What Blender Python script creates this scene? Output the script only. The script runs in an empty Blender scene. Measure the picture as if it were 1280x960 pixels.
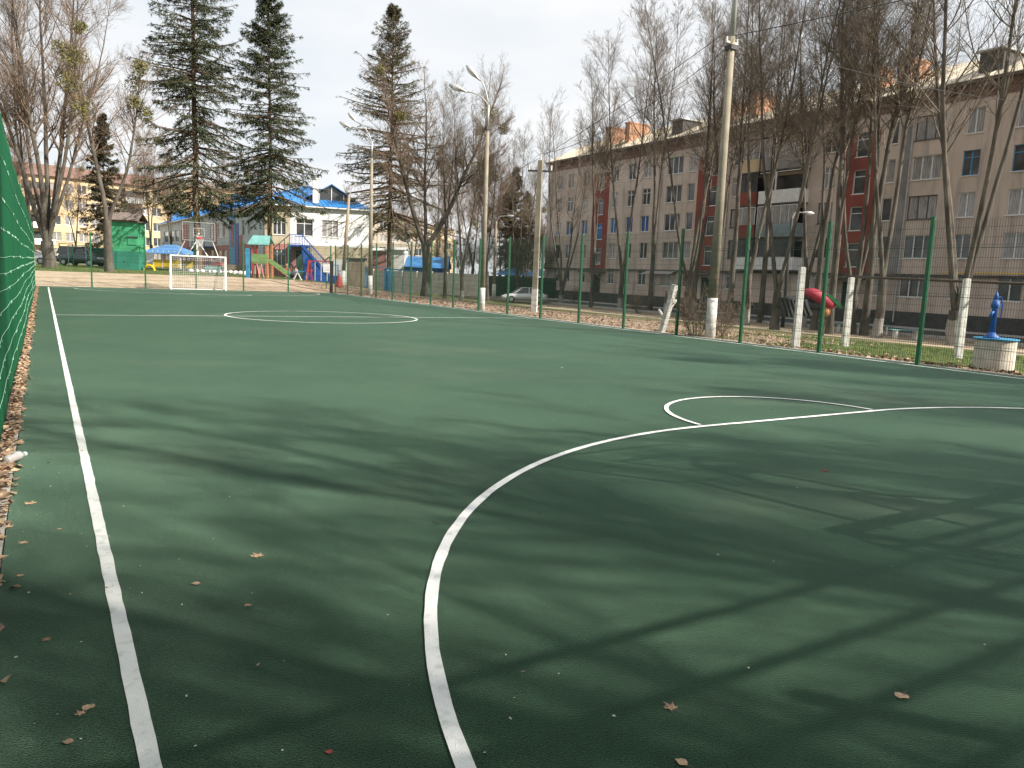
import bpy, math, random
import numpy as np
from math import sin, cos, tan, pi, radians, atan2, sqrt
from mathutils import Vector, Matrix

scene = bpy.context.scene
COL = scene.collection
RNG = np.random.default_rng(7)
random.seed(7)

# ------------------------------------------------------------------ camera
FPX, PITCH, ROLL, YAW, EYE = 956.6, 0.13938, 0.03904, 0.54015, 1.5417
_F = np.array([sin(YAW)*cos(PITCH), cos(YAW)*cos(PITCH), -sin(PITCH)])
_R0 = np.array([cos(YAW), -sin(YAW), 0.0]); _U0 = np.cross(_R0, _F)
_R = _R0*cos(ROLL) + _U0*sin(ROLL); _U = -_R0*sin(ROLL) + _U0*cos(ROLL)
cam = bpy.data.cameras.new("camera"); camo = bpy.data.objects.new("camera", cam)
COL.objects.link(camo); scene.camera = camo
camo.matrix_world = Matrix(((_R[0], _U[0], -_F[0], 0), (_R[1], _U[1], -_F[1], 0),
                            (_R[2], _U[2], -_F[2], EYE), (0, 0, 0, 1)))
cam.lens = FPX/1280*36; cam.sensor_width = 36; cam.clip_start = 0.05; cam.clip_end = 3000

# ------------------------------------------------------------------ light
SUN_H = np.array([0.62, -0.785]); SUN_H /= np.linalg.norm(SUN_H); SUN_EL = radians(36)
sdir = Vector((SUN_H[0]*cos(SUN_EL), SUN_H[1]*cos(SUN_EL), sin(SUN_EL)))
sl = bpy.data.lights.new("sun", 'SUN'); so = bpy.data.objects.new("sun", sl); COL.objects.link(so)
sl.energy = 5.0; sl.angle = radians(0.53); sl.color = (1.0, 0.93, 0.82)
so.rotation_euler = sdir.to_track_quat('Z', 'Y').to_euler(); so.location = (30, -40, 60)

w = bpy.data.worlds.new("World"); scene.world = w; w.use_nodes = True
nt = w.node_tree; N = nt.nodes; L = nt.links; N.clear()
out = N.new('ShaderNodeOutputWorld'); bg = N.new('ShaderNodeBackground'); bg.inputs[1].default_value = 0.09
sky = N.new('ShaderNodeTexSky'); sky.sky_type = 'NISHITA'; sky.sun_disc = False
sky.sun_elevation = SUN_EL; sky.sun_rotation = atan2(SUN_H[0], SUN_H[1]); sky.air_density = 1.0; sky.dust_density = 2.5
tc = N.new('ShaderNodeTexCoord'); mp = N.new('ShaderNodeMapping'); mp.inputs['Scale'].default_value = (1.2, 1.2, 3.2)
n1 = N.new('ShaderNodeTexNoise'); n1.inputs['Scale'].default_value = 1.7; n1.inputs['Detail'].default_value = 6; n1.inputs['Roughness'].default_value = .5
cr = N.new('ShaderNodeValToRGB'); cr.color_ramp.elements[0].position = .36; cr.color_ramp.elements[0].color = (.87, .87, .87, 1)
cr.color_ramp.elements[1].position = .60; cr.color_ramp.elements[1].color = (.97, .97, .97, 1)
n2 = N.new('ShaderNodeTexNoise'); n2.inputs['Scale'].default_value = 2.6; n2.inputs['Detail'].default_value = 5
cc = N.new('ShaderNodeValToRGB'); cc.color_ramp.elements[0].position = .38; cc.color_ramp.elements[0].color = (5.3, 5.6, 5.85, 1)
cc.color_ramp.elements[1].position = .62; cc.color_ramp.elements[1].color = (6.2, 6.2, 6.2, 1)
mx = N.new('ShaderNodeMix'); mx.data_type = 'RGBA'
L.new(tc.outputs['Generated'], mp.inputs[0]); L.new(mp.outputs[0], n1.inputs[0]); L.new(mp.outputs[0], n2.inputs[0])
L.new(n1.outputs[0], cr.inputs[0]); L.new(n2.outputs[0], cc.inputs[0]); L.new(cr.outputs[0], mx.inputs[0])
L.new(sky.outputs[0], mx.inputs[6]); L.new(cc.outputs[0], mx.inputs[7]); L.new(mx.outputs[2], bg.inputs[0]); L.new(bg.outputs[0], out.inputs[0])

vs = scene.view_settings
vs.view_transform = 'Standard'; vs.look = 'None'; vs.gamma = 1; vs.exposure = 0.9; vs.use_curve_mapping = False
scene.cycles.max_bounces = 5; scene.cycles.transparent_max_bounces = 12

# ------------------------------------------------------------------ layout helpers (world positions)
def sst(t):
    t = np.clip(t, 0, 1); return t*t*(3-2*t)
def gz(X, Y):
    X = np.asarray(X, float); Y = np.asarray(Y, float)
    right = (-0.9 + 0.4*sst((Y-72)/20))*sst((X-17)/20)
    bank = (.75*sst((Y-51)/7)+.22*sst((Y-58)/20))*(1-sst((X-12)/16))
    return right + bank
def G(X, Y): return float(gz(X, Y))
def ray(px, py): return _F + (px-640)/FPX*_R + (480-py)/FPX*_U
def ground(px, py):
    d = ray(px, py); t = 1.0
    while t < 400:
        P = d*t
        if EYE+P[2] < G(P[0], P[1]): break
        t *= 1.002
    return P[0], P[1], G(P[0], P[1])
def at(px, py, z):
    d = ray(px, py); d = d/np.dot(d, _F)*z; return np.array([d[0], d[1], d[2]+EYE])
def on_line(px, py, O, dv):
    """u along the vertical plane through O with horizontal direction dv, and the world height"""
    d = ray(px, py); n = np.array([dv[1], -dv[0]]); t = (n[0]*O[0]+n[1]*O[1])/(n[0]*d[0]+n[1]*d[1])
    P = d*t; return (P[0]-O[0])*dv[0]+(P[1]-O[1])*dv[1], P[2]+EYE

# ------------------------------------------------------------------ materials
MATS = {}
def mk(name, c1, c2=None, scale=4.0, rough=.8, bump=0.0, bscale=None, metal=0.0, detail=5, lo=.35, hi=.65,
       sheen=0.0, stretch=None, spec=.4, trans=0.0, coat=0.0):
    if name in MATS: return MATS[name]
    m = bpy.data.materials.new(name); m.use_nodes = True; nt = m.node_tree; N = nt.nodes; L = nt.links
    b = N['Principled BSDF']; b.inputs['Roughness'].default_value = rough; b.inputs['Metallic'].default_value = metal
    b.inputs['Specular IOR Level'].default_value = spec
    if sheen: b.inputs['Sheen Weight'].default_value = sheen; b.inputs['Sheen Roughness'].default_value = .5
    if coat: b.inputs['Coat Weight'].default_value = coat
    if trans: b.inputs['Transmission Weight'].default_value = trans
    c2 = c2 or tuple(x*.72 for x in c1)
    tc = N.new('ShaderNodeTexCoord'); src = tc.outputs['Object']
    if stretch:
        mp = N.new('ShaderNodeMapping'); mp.inputs['Scale'].default_value = stretch; L.new(src, mp.inputs[0]); src = mp.outputs[0]
    n = N.new('ShaderNodeTexNoise'); n.inputs['Scale'].default_value = scale; n.inputs['Detail'].default_value = detail
    r = N.new('ShaderNodeValToRGB'); r.color_ramp.elements[0].position = lo; r.color_ramp.elements[1].position = hi
    r.color_ramp.elements[0].color = (*c2, 1); r.color_ramp.elements[1].color = (*c1, 1)
    L.new(src, n.inputs[0]); L.new(n.outputs[0], r.inputs[0]); L.new(r.outputs[0], b.inputs['Base Color'])
    if bump:
        n2 = N.new('ShaderNodeTexNoise'); n2.inputs['Scale'].default_value = bscale or scale*4; n2.inputs['Detail'].default_value = 3
        bp = N.new('ShaderNodeBump'); bp.inputs['Strength'].default_value = bump; bp.inputs['Distance'].default_value = .02
        L.new(src, n2.inputs[0]); L.new(n2.outputs[0], bp.inputs['Height']); L.new(bp.outputs[0], b.inputs['Normal'])
    MATS[name] = m; return m

def court_mat():
    m = bpy.data.materials.new('court_rubber'); m.use_nodes = True; nt = m.node_tree; N = nt.nodes; L = nt.links
    b = N['Principled BSDF']; b.inputs['Roughness'].default_value = .92; b.inputs['Specular IOR Level'].default_value = .15
    b.inputs['Sheen Weight'].default_value = .50; b.inputs['Sheen Roughness'].default_value = .25; b.inputs['Sheen Tint'].default_value = (.60, .95, .73, 1)
    tc = N.new('ShaderNodeTexCoord')
    def noise(s, d=4, r=.5):
        n = N.new('ShaderNodeTexNoise'); n.inputs['Scale'].default_value = s; n.inputs['Detail'].default_value = d; n.inputs['Roughness'].default_value = r
        L.new(tc.outputs['Object'], n.inputs[0]); return n
    def ramp(src, a, ca, b_, cb):
        r = N.new('ShaderNodeValToRGB'); r.color_ramp.elements[0].position = a; r.color_ramp.elements[0].color = (*ca, 1)
        r.color_ramp.elements[1].position = b_; r.color_ramp.elements[1].color = (*cb, 1); L.new(src, r.inputs[0]); return r
    def mix(kind, f, A, B):
        x = N.new('ShaderNodeMix'); x.data_type = 'RGBA'; x.blend_type = kind
        if isinstance(f, float): x.inputs[0].default_value = f
        else: L.new(f, x.inputs[0])
        L.new(A, x.inputs[6])
        if isinstance(B, tuple): x.inputs[7].default_value = (*B, 1)
        else: L.new(B, x.inputs[7])
        return x.outputs[2]
    base = ramp(noise(.35, 6, .6).outputs[0], .35, (.012, .035, .019), .68, (.024, .053, .028)).outputs[0]
    grain = ramp(noise(150, 4, .75).outputs[0], .38, (.22, .22, .22), .64, (1.75, 1.75, 1.75)).outputs[0]
    c = mix('MULTIPLY', 1.0, base, grain)
    # worn brown dusty patches
    dust = ramp(noise(.22, 7, .65).outputs[0], .52, (0, 0, 0), .72, (.55, .55, .55)).outputs[0]
    c = mix('MIX', dust, c, (.070, .072, .050))
    stain = ramp(noise(1.1, 8, .7).outputs[0], .32, (.70, .72, .72), .62, (1.12, 1.10, 1.06)).outputs[0]
    c = mix('MULTIPLY', 1.0, c, stain)
    scuff = ramp(noise(9, 6, .75).outputs[0], .64, (0, 0, 0), .78, (.30, .30, .30)).outputs[0]
    c = mix('MIX', scuff, c, (.11, .125, .095))
    pits = ramp(noise(62, 3, .6).outputs[0], .30, (.12, .12, .12), .38, (1, 1, 1)).outputs[0]
    c = mix('MULTIPLY', 1.0, c, pits)
    L.new(c, b.inputs['Base Color'])
    bp = N.new('ShaderNodeBump'); bp.inputs['Strength'].default_value = .9; bp.inputs['Distance'].default_value = .006
    L.new(noise(150, 3, .6).outputs[0], bp.inputs['Height']); L.new(bp.outputs[0], b.inputs['Normal'])
    return m
M_court = court_mat()

def ground_mat():
    m = bpy.data.materials.new('ground_soil'); m.use_nodes = True; nt = m.node_tree; N = nt.nodes; L = nt.links
    b = N['Principled BSDF']; b.inputs['Roughness'].default_value = .95; b.inputs['Specular IOR Level'].default_value = .2
    tc = N.new('ShaderNodeTexCoord'); at_ = N.new('ShaderNodeAttribute'); at_.attribute_name = 'kind_weights'
    sep = N.new('ShaderNodeSeparateColor'); L.new(at_.outputs['Color'], sep.inputs[0])
    def noise(s, d=5, r=.6):
        n = N.new('ShaderNodeTexNoise'); n.inputs['Scale'].default_value = s; n.inputs['Detail'].default_value = d; n.inputs['Roughness'].default_value = r
        L.new(tc.outputs['Object'], n.inputs[0]); return n.outputs[0]
    def ramp(src, a, ca, b_, cb):
        r = N.new('ShaderNodeValToRGB'); r.color_ramp.elements[0].position = a; r.color_ramp.elements[0].color = (*ca, 1)
        r.color_ramp.elements[1].position = b_; r.color_ramp.elements[1].color = (*cb, 1); L.new(src, r.inputs[0]); return r.outputs[0]
    def fac(wt, s, amp=.9):
        a = N.new('ShaderNodeMath'); a.operation = 'MULTIPLY_ADD'; L.new(noise(s), a.inputs[0]); a.inputs[1].default_value = amp
        a.inputs[2].default_value = -amp/2
        c = N.new('ShaderNodeMath'); c.operation = 'ADD'; L.new(a.outputs[0], c.inputs[0]); L.new(wt, c.inputs[1])
        r = N.new('ShaderNodeMapRange'); r.inputs[1].default_value = .38; r.inputs[2].default_value = .62; L.new(c.outputs[0], r.inputs[0]); return r.outputs[0]
    soil = ramp(noise(1.3), .3, (.17, .13, .09), .7, (.30, .235, .165))
    grass = ramp(noise(5), .3, (.055, .085, .022), .7, (.13, .155, .05))
    sand = ramp(noise(2.2), .3, (.34, .265, .185), .7, (.46, .375, .275))
    leaf = ramp(noise(22, 4, .7), .32, (.19, .125, .09), .66, (.46, .35, .27))
    c = soil
    for o, colr, s in ((0, grass, 1.1), (1, sand, .5), (2, leaf, .9)):
        x = N.new('ShaderNodeMix'); x.data_type = 'RGBA'; L.new(fac(sep.outputs[o], s), x.inputs[0]); L.new(c, x.inputs[6]); L.new(colr, x.inputs[7]); c = x.outputs[2]
    L.new(c, b.inputs['Base Color'])
    bp = N.new('ShaderNodeBump'); bp.inputs['Strength'].default_value = .9; bp.inputs['Distance'].default_value = .05
    L.new(noise(14, 6, .7), bp.inputs['Height']); L.new(bp.outputs[0], b.inputs['Normal'])
    return m
M_ground = ground_mat()

def bark_mat(name, c1, c2, white=None):
    """bark; white = height in metres up to which the trunk is lime-washed"""
    m = mk(name, c1, c2, scale=3.2, rough=.95, bump=.9, bscale=9, stretch=(1, 1, .3), detail=7)
    if white:
        nt = m.node_tree; N = nt.nodes; L = nt.links; b = N['Principled BSDF']; src = b.inputs['Base Color'].links[0].from_socket
        tc = N.new('ShaderNodeTexCoord'); sp = N.new('ShaderNodeSeparateXYZ'); L.new(tc.outputs['Object'], sp.inputs[0])
        n = N.new('ShaderNodeTexNoise'); n.inputs['Scale'].default_value = 3; L.new(tc.outputs['Object'], n.inputs[0])
        a = N.new('ShaderNodeMath'); a.operation = 'MULTIPLY_ADD'; L.new(n.outputs[0], a.inputs[0]); a.inputs[1].default_value = .5; L.new(sp.outputs[2], a.inputs[2])
        lt = N.new('ShaderNodeMath'); lt.operation = 'LESS_THAN'; L.new(a.outputs[0], lt.inputs[0]); lt.inputs[1].default_value = white+.25
        sc = N.new('ShaderNodeMath'); sc.operation = 'MULTIPLY'; L.new(lt.outputs[0], sc.inputs[0]); sc.inputs[1].default_value = .28
        x = N.new('ShaderNodeMix'); x.data_type = 'RGBA'; L.new(sc.outputs[0], x.inputs[0]); L.new(src, x.inputs[6]); x.inputs[7].default_value = (.62, .60, .55, 1)
        L.new(x.outputs[2], b.inputs['Base Color'])
    return m
M_bark = bark_mat('bark_grey', (.125, .108, .088), (.050, .042, .034))
M_barkw = bark_mat('bark_limewashed', (.135, .118, .096), (.055, .046, .038), 1.0)
M_twig = mk('twig_brown', (.195, .158, .120), (.105, .084, .064), scale=2, rough=.9)
M_twigw = mk('twig_warm', (.22, .155, .108), (.12, .085, .06), scale=2, rough=.9)
M_firbark = bark_mat('bark_fir', (.16, .115, .08), (.07, .05, .035))
M_needle = mk('needles_green', (.24, .27, .15), (.11, .15, .085), scale=1.2, rough=.75, lo=.3, hi=.7)
def leafy(m, f=.5):
    nt = m.node_tree; N = nt.nodes; L = nt.links; b = N['Principled BSDF']; col = b.inputs['Base Color'].links[0].from_socket
    tr = N.new('ShaderNodeBsdfTranslucent'); L.new(col, tr.inputs[0]); x = N.new('ShaderNodeMixShader'); x.inputs[0].default_value = f
    o = N['Material Output']; L.new(b.outputs[0], x.inputs[1]); L.new(tr.outputs[0], x.inputs[2]); L.new(x.outputs[0], o.inputs[0]); return m
leafy(M_needle)
M_needleb = mk('needles_brown', (.34, .28, .17), (.17, .18, .11), scale=.5, rough=.8, lo=.38, hi=.62)
leafy(M_needleb)
M_mistle = mk('mistletoe_leaves', (.19, .18, .05), (.09, .085, .035), scale=2, rough=.8)
M_line = mk('line_paint', (.80, .80, .78), (.52, .55, .51), scale=14, rough=.75, bump=.5, bscale=200, detail=10, lo=.26, hi=.47)
M_conc = mk('concrete', (.46, .44, .40), (.33, .31, .28), scale=3, rough=.9, bump=.4, bscale=40)
M_pole = mk('pole_concrete', (.30, .265, .20), (.19, .17, .13), scale=2, rough=.9, bump=.3, bscale=30)
M_pump = mk('pump_blue_paint', (.03, .13, .42), (.02, .09, .30), scale=6, rough=.5)
M_concl = mk('concrete_pale', (.66, .62, .54), (.50, .46, .40), scale=2, rough=.9)
M_lime = mk('limewash', (.70, .69, .65), (.48, .46, .42), scale=5, rough=.9, bump=.4, bscale=30)
M_gpost = mk('green_powder_coat', (.012, .105, .042), (.008, .080, .032), scale=6, rough=.45, spec=.5)
M_wire = mk('green_wire', (.010, .040, .022), (.008, .03, .016), rough=.6)
def fabric_mat():
    m = mk('green_windscreen', (.004, .150, .058), (.003, .100, .040), scale=1.3, rough=.7, bump=.5, bscale=14, stretch=(1, 1, .22), spec=.25)
    nt = m.node_tree; N = nt.nodes; L = nt.links; b = N['Principled BSDF']; col = b.inputs['Base Color'].links[0].from_socket
    tr = N.new('ShaderNodeBsdfTranslucent'); L.new(col, tr.inputs[0]); mxs = N.new('ShaderNodeMixShader'); mxs.inputs[0].default_value = .25
    o = N['Material Output']; L.new(b.outputs[0], mxs.inputs[1]); L.new(tr.outputs[0], mxs.inputs[2]); L.new(mxs.outputs[0], o.inputs[0])
    return m
M_fabric = fabric_mat()
M_cord = mk('pale_cord', (.40, .62, .46), (.22, .42, .30), scale=12, rough=.9)
M_leafA = mk('dry_leaf_tan', (.50, .36, .23), (.28, .18, .11), scale=9, rough=.8)
M_leafB = mk('dry_leaf_brown', (.33, .22, .15), (.17, .11, .075), scale=9, rough=.85)
M_gblue = mk('grey_blue_panel', (.26, .32, .34), (.2, .25, .27), scale=2)
def stucco(name, c1, c2, stain, scale=.35):
    m = mk(name, c1, c2, scale=scale, rough=.92, bump=.35, bscale=30, detail=8, stretch=(1, 1, .8))
    nt = m.node_tree; N = nt.nodes; L = nt.links; b = N['Principled BSDF']; src = b.inputs['Base Color'].links[0].from_socket
    tc = N.new('ShaderNodeTexCoord'); mp = N.new('ShaderNodeMapping'); mp.inputs['Scale'].default_value = (1.5, 1.5, .22); L.new(tc.outputs['Object'], mp.inputs[0])
    n = N.new('ShaderNodeTexNoise'); n.inputs['Scale'].default_value = .9; n.inputs['Detail'].default_value = 8; n.inputs['Roughness'].default_value = .62; L.new(mp.outputs[0], n.inputs[0])
    r = N.new('ShaderNodeValToRGB'); r.color_ramp.elements[0].position = .5; r.color_ramp.elements[0].color = (0, 0, 0, 1); r.color_ramp.elements[1].position = .72; r.color_ramp.elements[1].color = (.75, .75, .75, 1)
    L.new(n.outputs[0], r.inputs[0]); x = N.new('ShaderNodeMix'); x.data_type = 'RGBA'
    L.new(r.outputs[0], x.inputs[0]); L.new(src, x.inputs[6]); x.inputs[7].default_value = (*stain, 1); L.new(x.outputs[2], b.inputs['Base Color'])
    return m
M_wallB = stucco('wall_beige_render', (.60, .495, .42), (.48, .395, .335), (.20, .17, .15))
M_plinth = mk('plinth_dark', (.085, .08, .08), (.05, .05, .05), scale=2, rough=.9)
M_red = stucco('stair_panel_red', (.27, .078, .060), (.21, .062, .048), (.10, .038, .03))
M_ledge = mk('ledge_dark', (.16, .135, .12), (.07, .06, .055), scale=1.2, rough=.9)
M_greyw = mk('grey_patch_render', (.30, .28, .27), (.20, .19, .18), scale=1, rough=.9)
M_brickc = mk('cornice_brick', (.23, .135, .105), (.13, .085, .07), scale=5, rough=.9)
M_roofc = mk('roof_cream_sheet', (.62, .56, .44), (.50, .44, .34), scale=1, rough=.8)
M_chim = mk('chimney_brick_orange', (.52, .29, .17), (.38, .20, .13), scale=6, rough=.9, bump=.4, bscale=18)
M_white = mk('white_paint', (.78, .78, .76), (.66, .66, .64), scale=3, rough=.6)
M_frame = mk('window_frame_white', (.72, .73, .72), (.6, .6, .6), rough=.5)
M_framed = mk('window_frame_dark', (.10, .10, .11), (.06, .06, .06), rough=.5)
M_frameb = mk('window_frame_blue', (.10, .30, .50), (.08, .22, .38), rough=.5)
M_glass = mk('window_glass', (.085, .09, .092), (.03, .033, .034), scale=.9, rough=.08, spec=.7)
M_glassc = mk('window_glass_curtain', (.42, .40, .38), (.16, .15, .15), scale=5, rough=.12, spec=.6, stretch=(5, 1, .3))
M_glassb = mk('window_glass_blue', (.05, .13, .30), (.03, .08, .2), scale=1, rough=.1, spec=.6)
M_blueroof = mk('roof_blue_metal', (.045, .22, .52), (.03, .16, .42), scale=2, rough=.4, spec=.5)
M_blue = mk('blue_paint', (.02, .09, .33), (.015, .06, .24), scale=3, rough=.5)
M_sky = mk('sky_blue_paint', (.06, .30, .50), (.04, .22, .40), scale=3, rough=.55)
M_kwhite = mk('kinder_wall_white', (.80, .80, .78), (.70, .70, .68), scale=1, rough=.85)
M_kgrey = mk('kinder_wall_grey', (.50, .54, .54), (.42, .46, .46), scale=.6, rough=.85)
M_ktan = mk('kinder_wall_tan', (.46, .40, .29), (.36, .30, .21), scale=1.2, rough=.9)
M_kpink = mk('kinder_wall_rose', (.42, .20, .19), (.33, .15, .14), scale=1.2, rough=.9)
M_yellow = stucco('wall_yellow_render', (.62, .48, .29), (.54, .41, .25), (.38, .28, .19))
M_rust = mk('roof_rust_red', (.24, .14, .11), (.15, .09, .07), scale=2, rough=.85)
M_panel = mk('far_panel_wall', (.46, .40, .32), (.38, .33, .27), scale=.8, rough=.9)
M_seam = mk('panel_seam', (.14, .12, .10), rough=.95)
M_gshed = mk('shed_green_paint', (.055, .33, .155), (.035, .22, .11), scale=1.1, rough=.8, detail=8)
M_gshed2 = mk('shed_teal_paint', (.03, .20, .14), (.02, .15, .10), scale=1.1, rough=.8)
M_yel = mk('yellow_paint', (.78, .56, .03), (.68, .46, .02), scale=3, rough=.5)
M_redp = mk('red_paint', (.42, .06, .06), (.32, .045, .045), rough=.5)
M_pinkred = mk('faded_red_paint', (.42, .035, .07), (.30, .03, .05), rough=.6)
M_orange = mk('orange_paint', (.52, .25, .12), (.42, .18, .09), rough=.5)
M_lgreen = mk('light_green_paint', (.20, .34, .13), (.15, .26, .10), rough=.5)
M_teal = mk('teal_paint', (.17, .38, .36), (.12, .30, .28), rough=.5)
M_black = mk('black_rubber', (.035, .037, .04), (.02, .02, .022), scale=5, rough=.6)
M_tyre = mk('tyre_rubber', (.02, .02, .02), rough=.8)
M_rim = mk('wheel_rim', (.45, .45, .47), rough=.3, metal=.8)
M_silver = mk('car_paint_silver', (.62, .63, .62), (.58, .59, .58), rough=.3, metal=.35, coat=.6)
M_dkcar = mk('car_paint_dark_green', (.012, .032, .034), (.01, .026, .028), rough=.25, coat=.8)
M_cglass = mk('car_glass', (.03, .035, .04), rough=.05, spec=.8)
M_asph = mk('asphalt', (.075, .073, .070), (.05, .05, .05), scale=3, rough=.95, bump=.4, bscale=80)
M_steel = mk('galvanised_steel', (.50, .50, .49), (.38, .38, .38), rough=.5, metal=.5)
M_wood = mk('weathered_wood', (.30, .24, .18), (.19, .15, .11), scale=4, rough=.9, stretch=(1, 1, .2))
M_dark = mk('dark_metal', (.05, .05, .052), (.03, .03, .03), rough=.6)
M_rustpipe = mk('pipe_brown', (.10, .07, .055), (.06, .045, .035), rough=.8)
M_net = mk('net_cord', (.72, .72, .70), rough=.9)
M_slate = mk('slate_roof', (.20, .16, .14), (.12, .10, .09), scale=4, rough=.9)
M_dkgrn = mk('dark_green_sheet', (.03, .07, .055), (.02, .05, .04), scale=1, rough=.7)
M_tent = mk('tarpaulin_blue', (.09, .24, .48), (.07, .19, .40), scale=1, rough=.6)
M_skin = mk('skin', (.55, .35, .26), rough=.6)
M_hair = mk('fair_hair', (.60, .38, .16), (.45, .28, .12), rough=.7)
M_hairk = mk('dark_hair', (.03, .022, .018), rough=.7)
M_grassb = mk('grass_blades', (.12, .17, .045), (.065, .10, .025), scale=1, rough=.8)
M_bottle = mk('bottle_plastic', (.80, .83, .86), rough=.12, trans=.6, spec=.5)
M_brick = mk('brick_red', (.35, .15, .10), (.24, .10, .07), scale=7, rough=.9)

# ------------------------------------------------------------------ mesh helpers
def mesh_np(name, V, F, smooth=False):
    """V (n,3); F list of (m,k) int arrays"""
    me = bpy.data.meshes.new(name); V = np.asarray(V, np.float32)
    F = [np.asarray(f, np.int32) for f in F if len(f)]
    nl = sum(f.size for f in F); nf = sum(len(f) for f in F)
    me.vertices.add(len(V)); me.vertices.foreach_set('co', V.ravel())
    me.loops.add(nl); me.polygons.add(nf)
    me.loops.foreach_set('vertex_index', np.concatenate([f.ravel() for f in F]))
    tot = np.concatenate([np.full(len(f), f.shape[1], np.int32) for f in F])
    me.polygons.foreach_set('loop_start', np.concatenate([[0], np.cumsum(tot)[:-1]]).astype(np.int32))
    if smooth: me.polygons.foreach_set('use_smooth', np.ones(nf, bool))
    me.update(calc_edges=True); return me
def tubes_np(P, R, s):
    """P (n,k,3) polylines, R (n,k) radii, s sides -> verts, quads"""
    n, k, _ = P.shape
    D = P[:, -1]-P[:, 0]; D /= np.linalg.norm(D, axis=1, keepdims=True)+1e-9
    a = np.where(np.abs(D[:, 2:3]) > .9, np.array([[1., 0, 0]]), np.array([[0, 0, 1.]]))
    X = np.cross(D, a); X /= np.linalg.norm(X, axis=1, keepdims=True)+1e-9; Y = np.cross(D, X)
    th = np.arange(s)*2*pi/s
    ring = X[:, None, :]*np.cos(th)[None, :, None] + Y[:, None, :]*np.sin(th)[None, :, None]
    V = P[:, :, None, :] + R[:, :, None, None]*ring[:, None, :, :]
    idx = np.arange(n*k*s).reshape(n, k, s)
    A = idx[:, :-1]; B = idx[:, 1:]
    Q = np.stack([A, np.roll(A, -1, 2), np.roll(B, -1, 2), B], -1).reshape(-1, 4)
    return V.reshape(-1, 3), Q
class Acc:
    def __init__(s): s.V = []; s.F = {}; s.n = 0
    def add(s, V, *Fs):
        for f in Fs:
            f = np.asarray(f)
            if len(f): s.F.setdefault(f.shape[1], []).append(f+s.n)
        s.V.append(V); s.n += len(V)
    def mesh(s, name, smooth=True):
        return mesh_np(name, np.concatenate(s.V), [np.concatenate(f) for f in s.F.values()], smooth)
def link(name, me, mat=None, parent=None, loc=(0, 0, 0), rz=0.0, kind=None):
    o = bpy.data.objects.new(name, me); COL.objects.link(o)
    if mat is not None and not me.materials: me.materials.append(mat)
    o.location = loc; o.rotation_euler = (0, 0, rz)
    if parent: o.parent = parent
    if kind: o['kind'] = kind
    return o
def tag(o, label, cat, group=None):
    o['label'] = label; o['category'] = cat
    if group: o['group'] = group
    return o
def thing(name, label, cat, loc=(0, 0, 0), rz=0.0, group=None):
    o = bpy.data.objects.new(name, None); COL.objects.link(o); o.location = loc; o.rotation_euler = (0, 0, rz)
    o.empty_display_size = .2
    return tag(o, label, cat, group)
def kids(o): return KIDS.get(o.name, [])
KIDS = {}
def copy_tree(o, parent=None):
    c = o.copy(); COL.objects.link(c); c.parent = parent
    for ch in o.children: copy_tree(ch, c)
    return c

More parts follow.
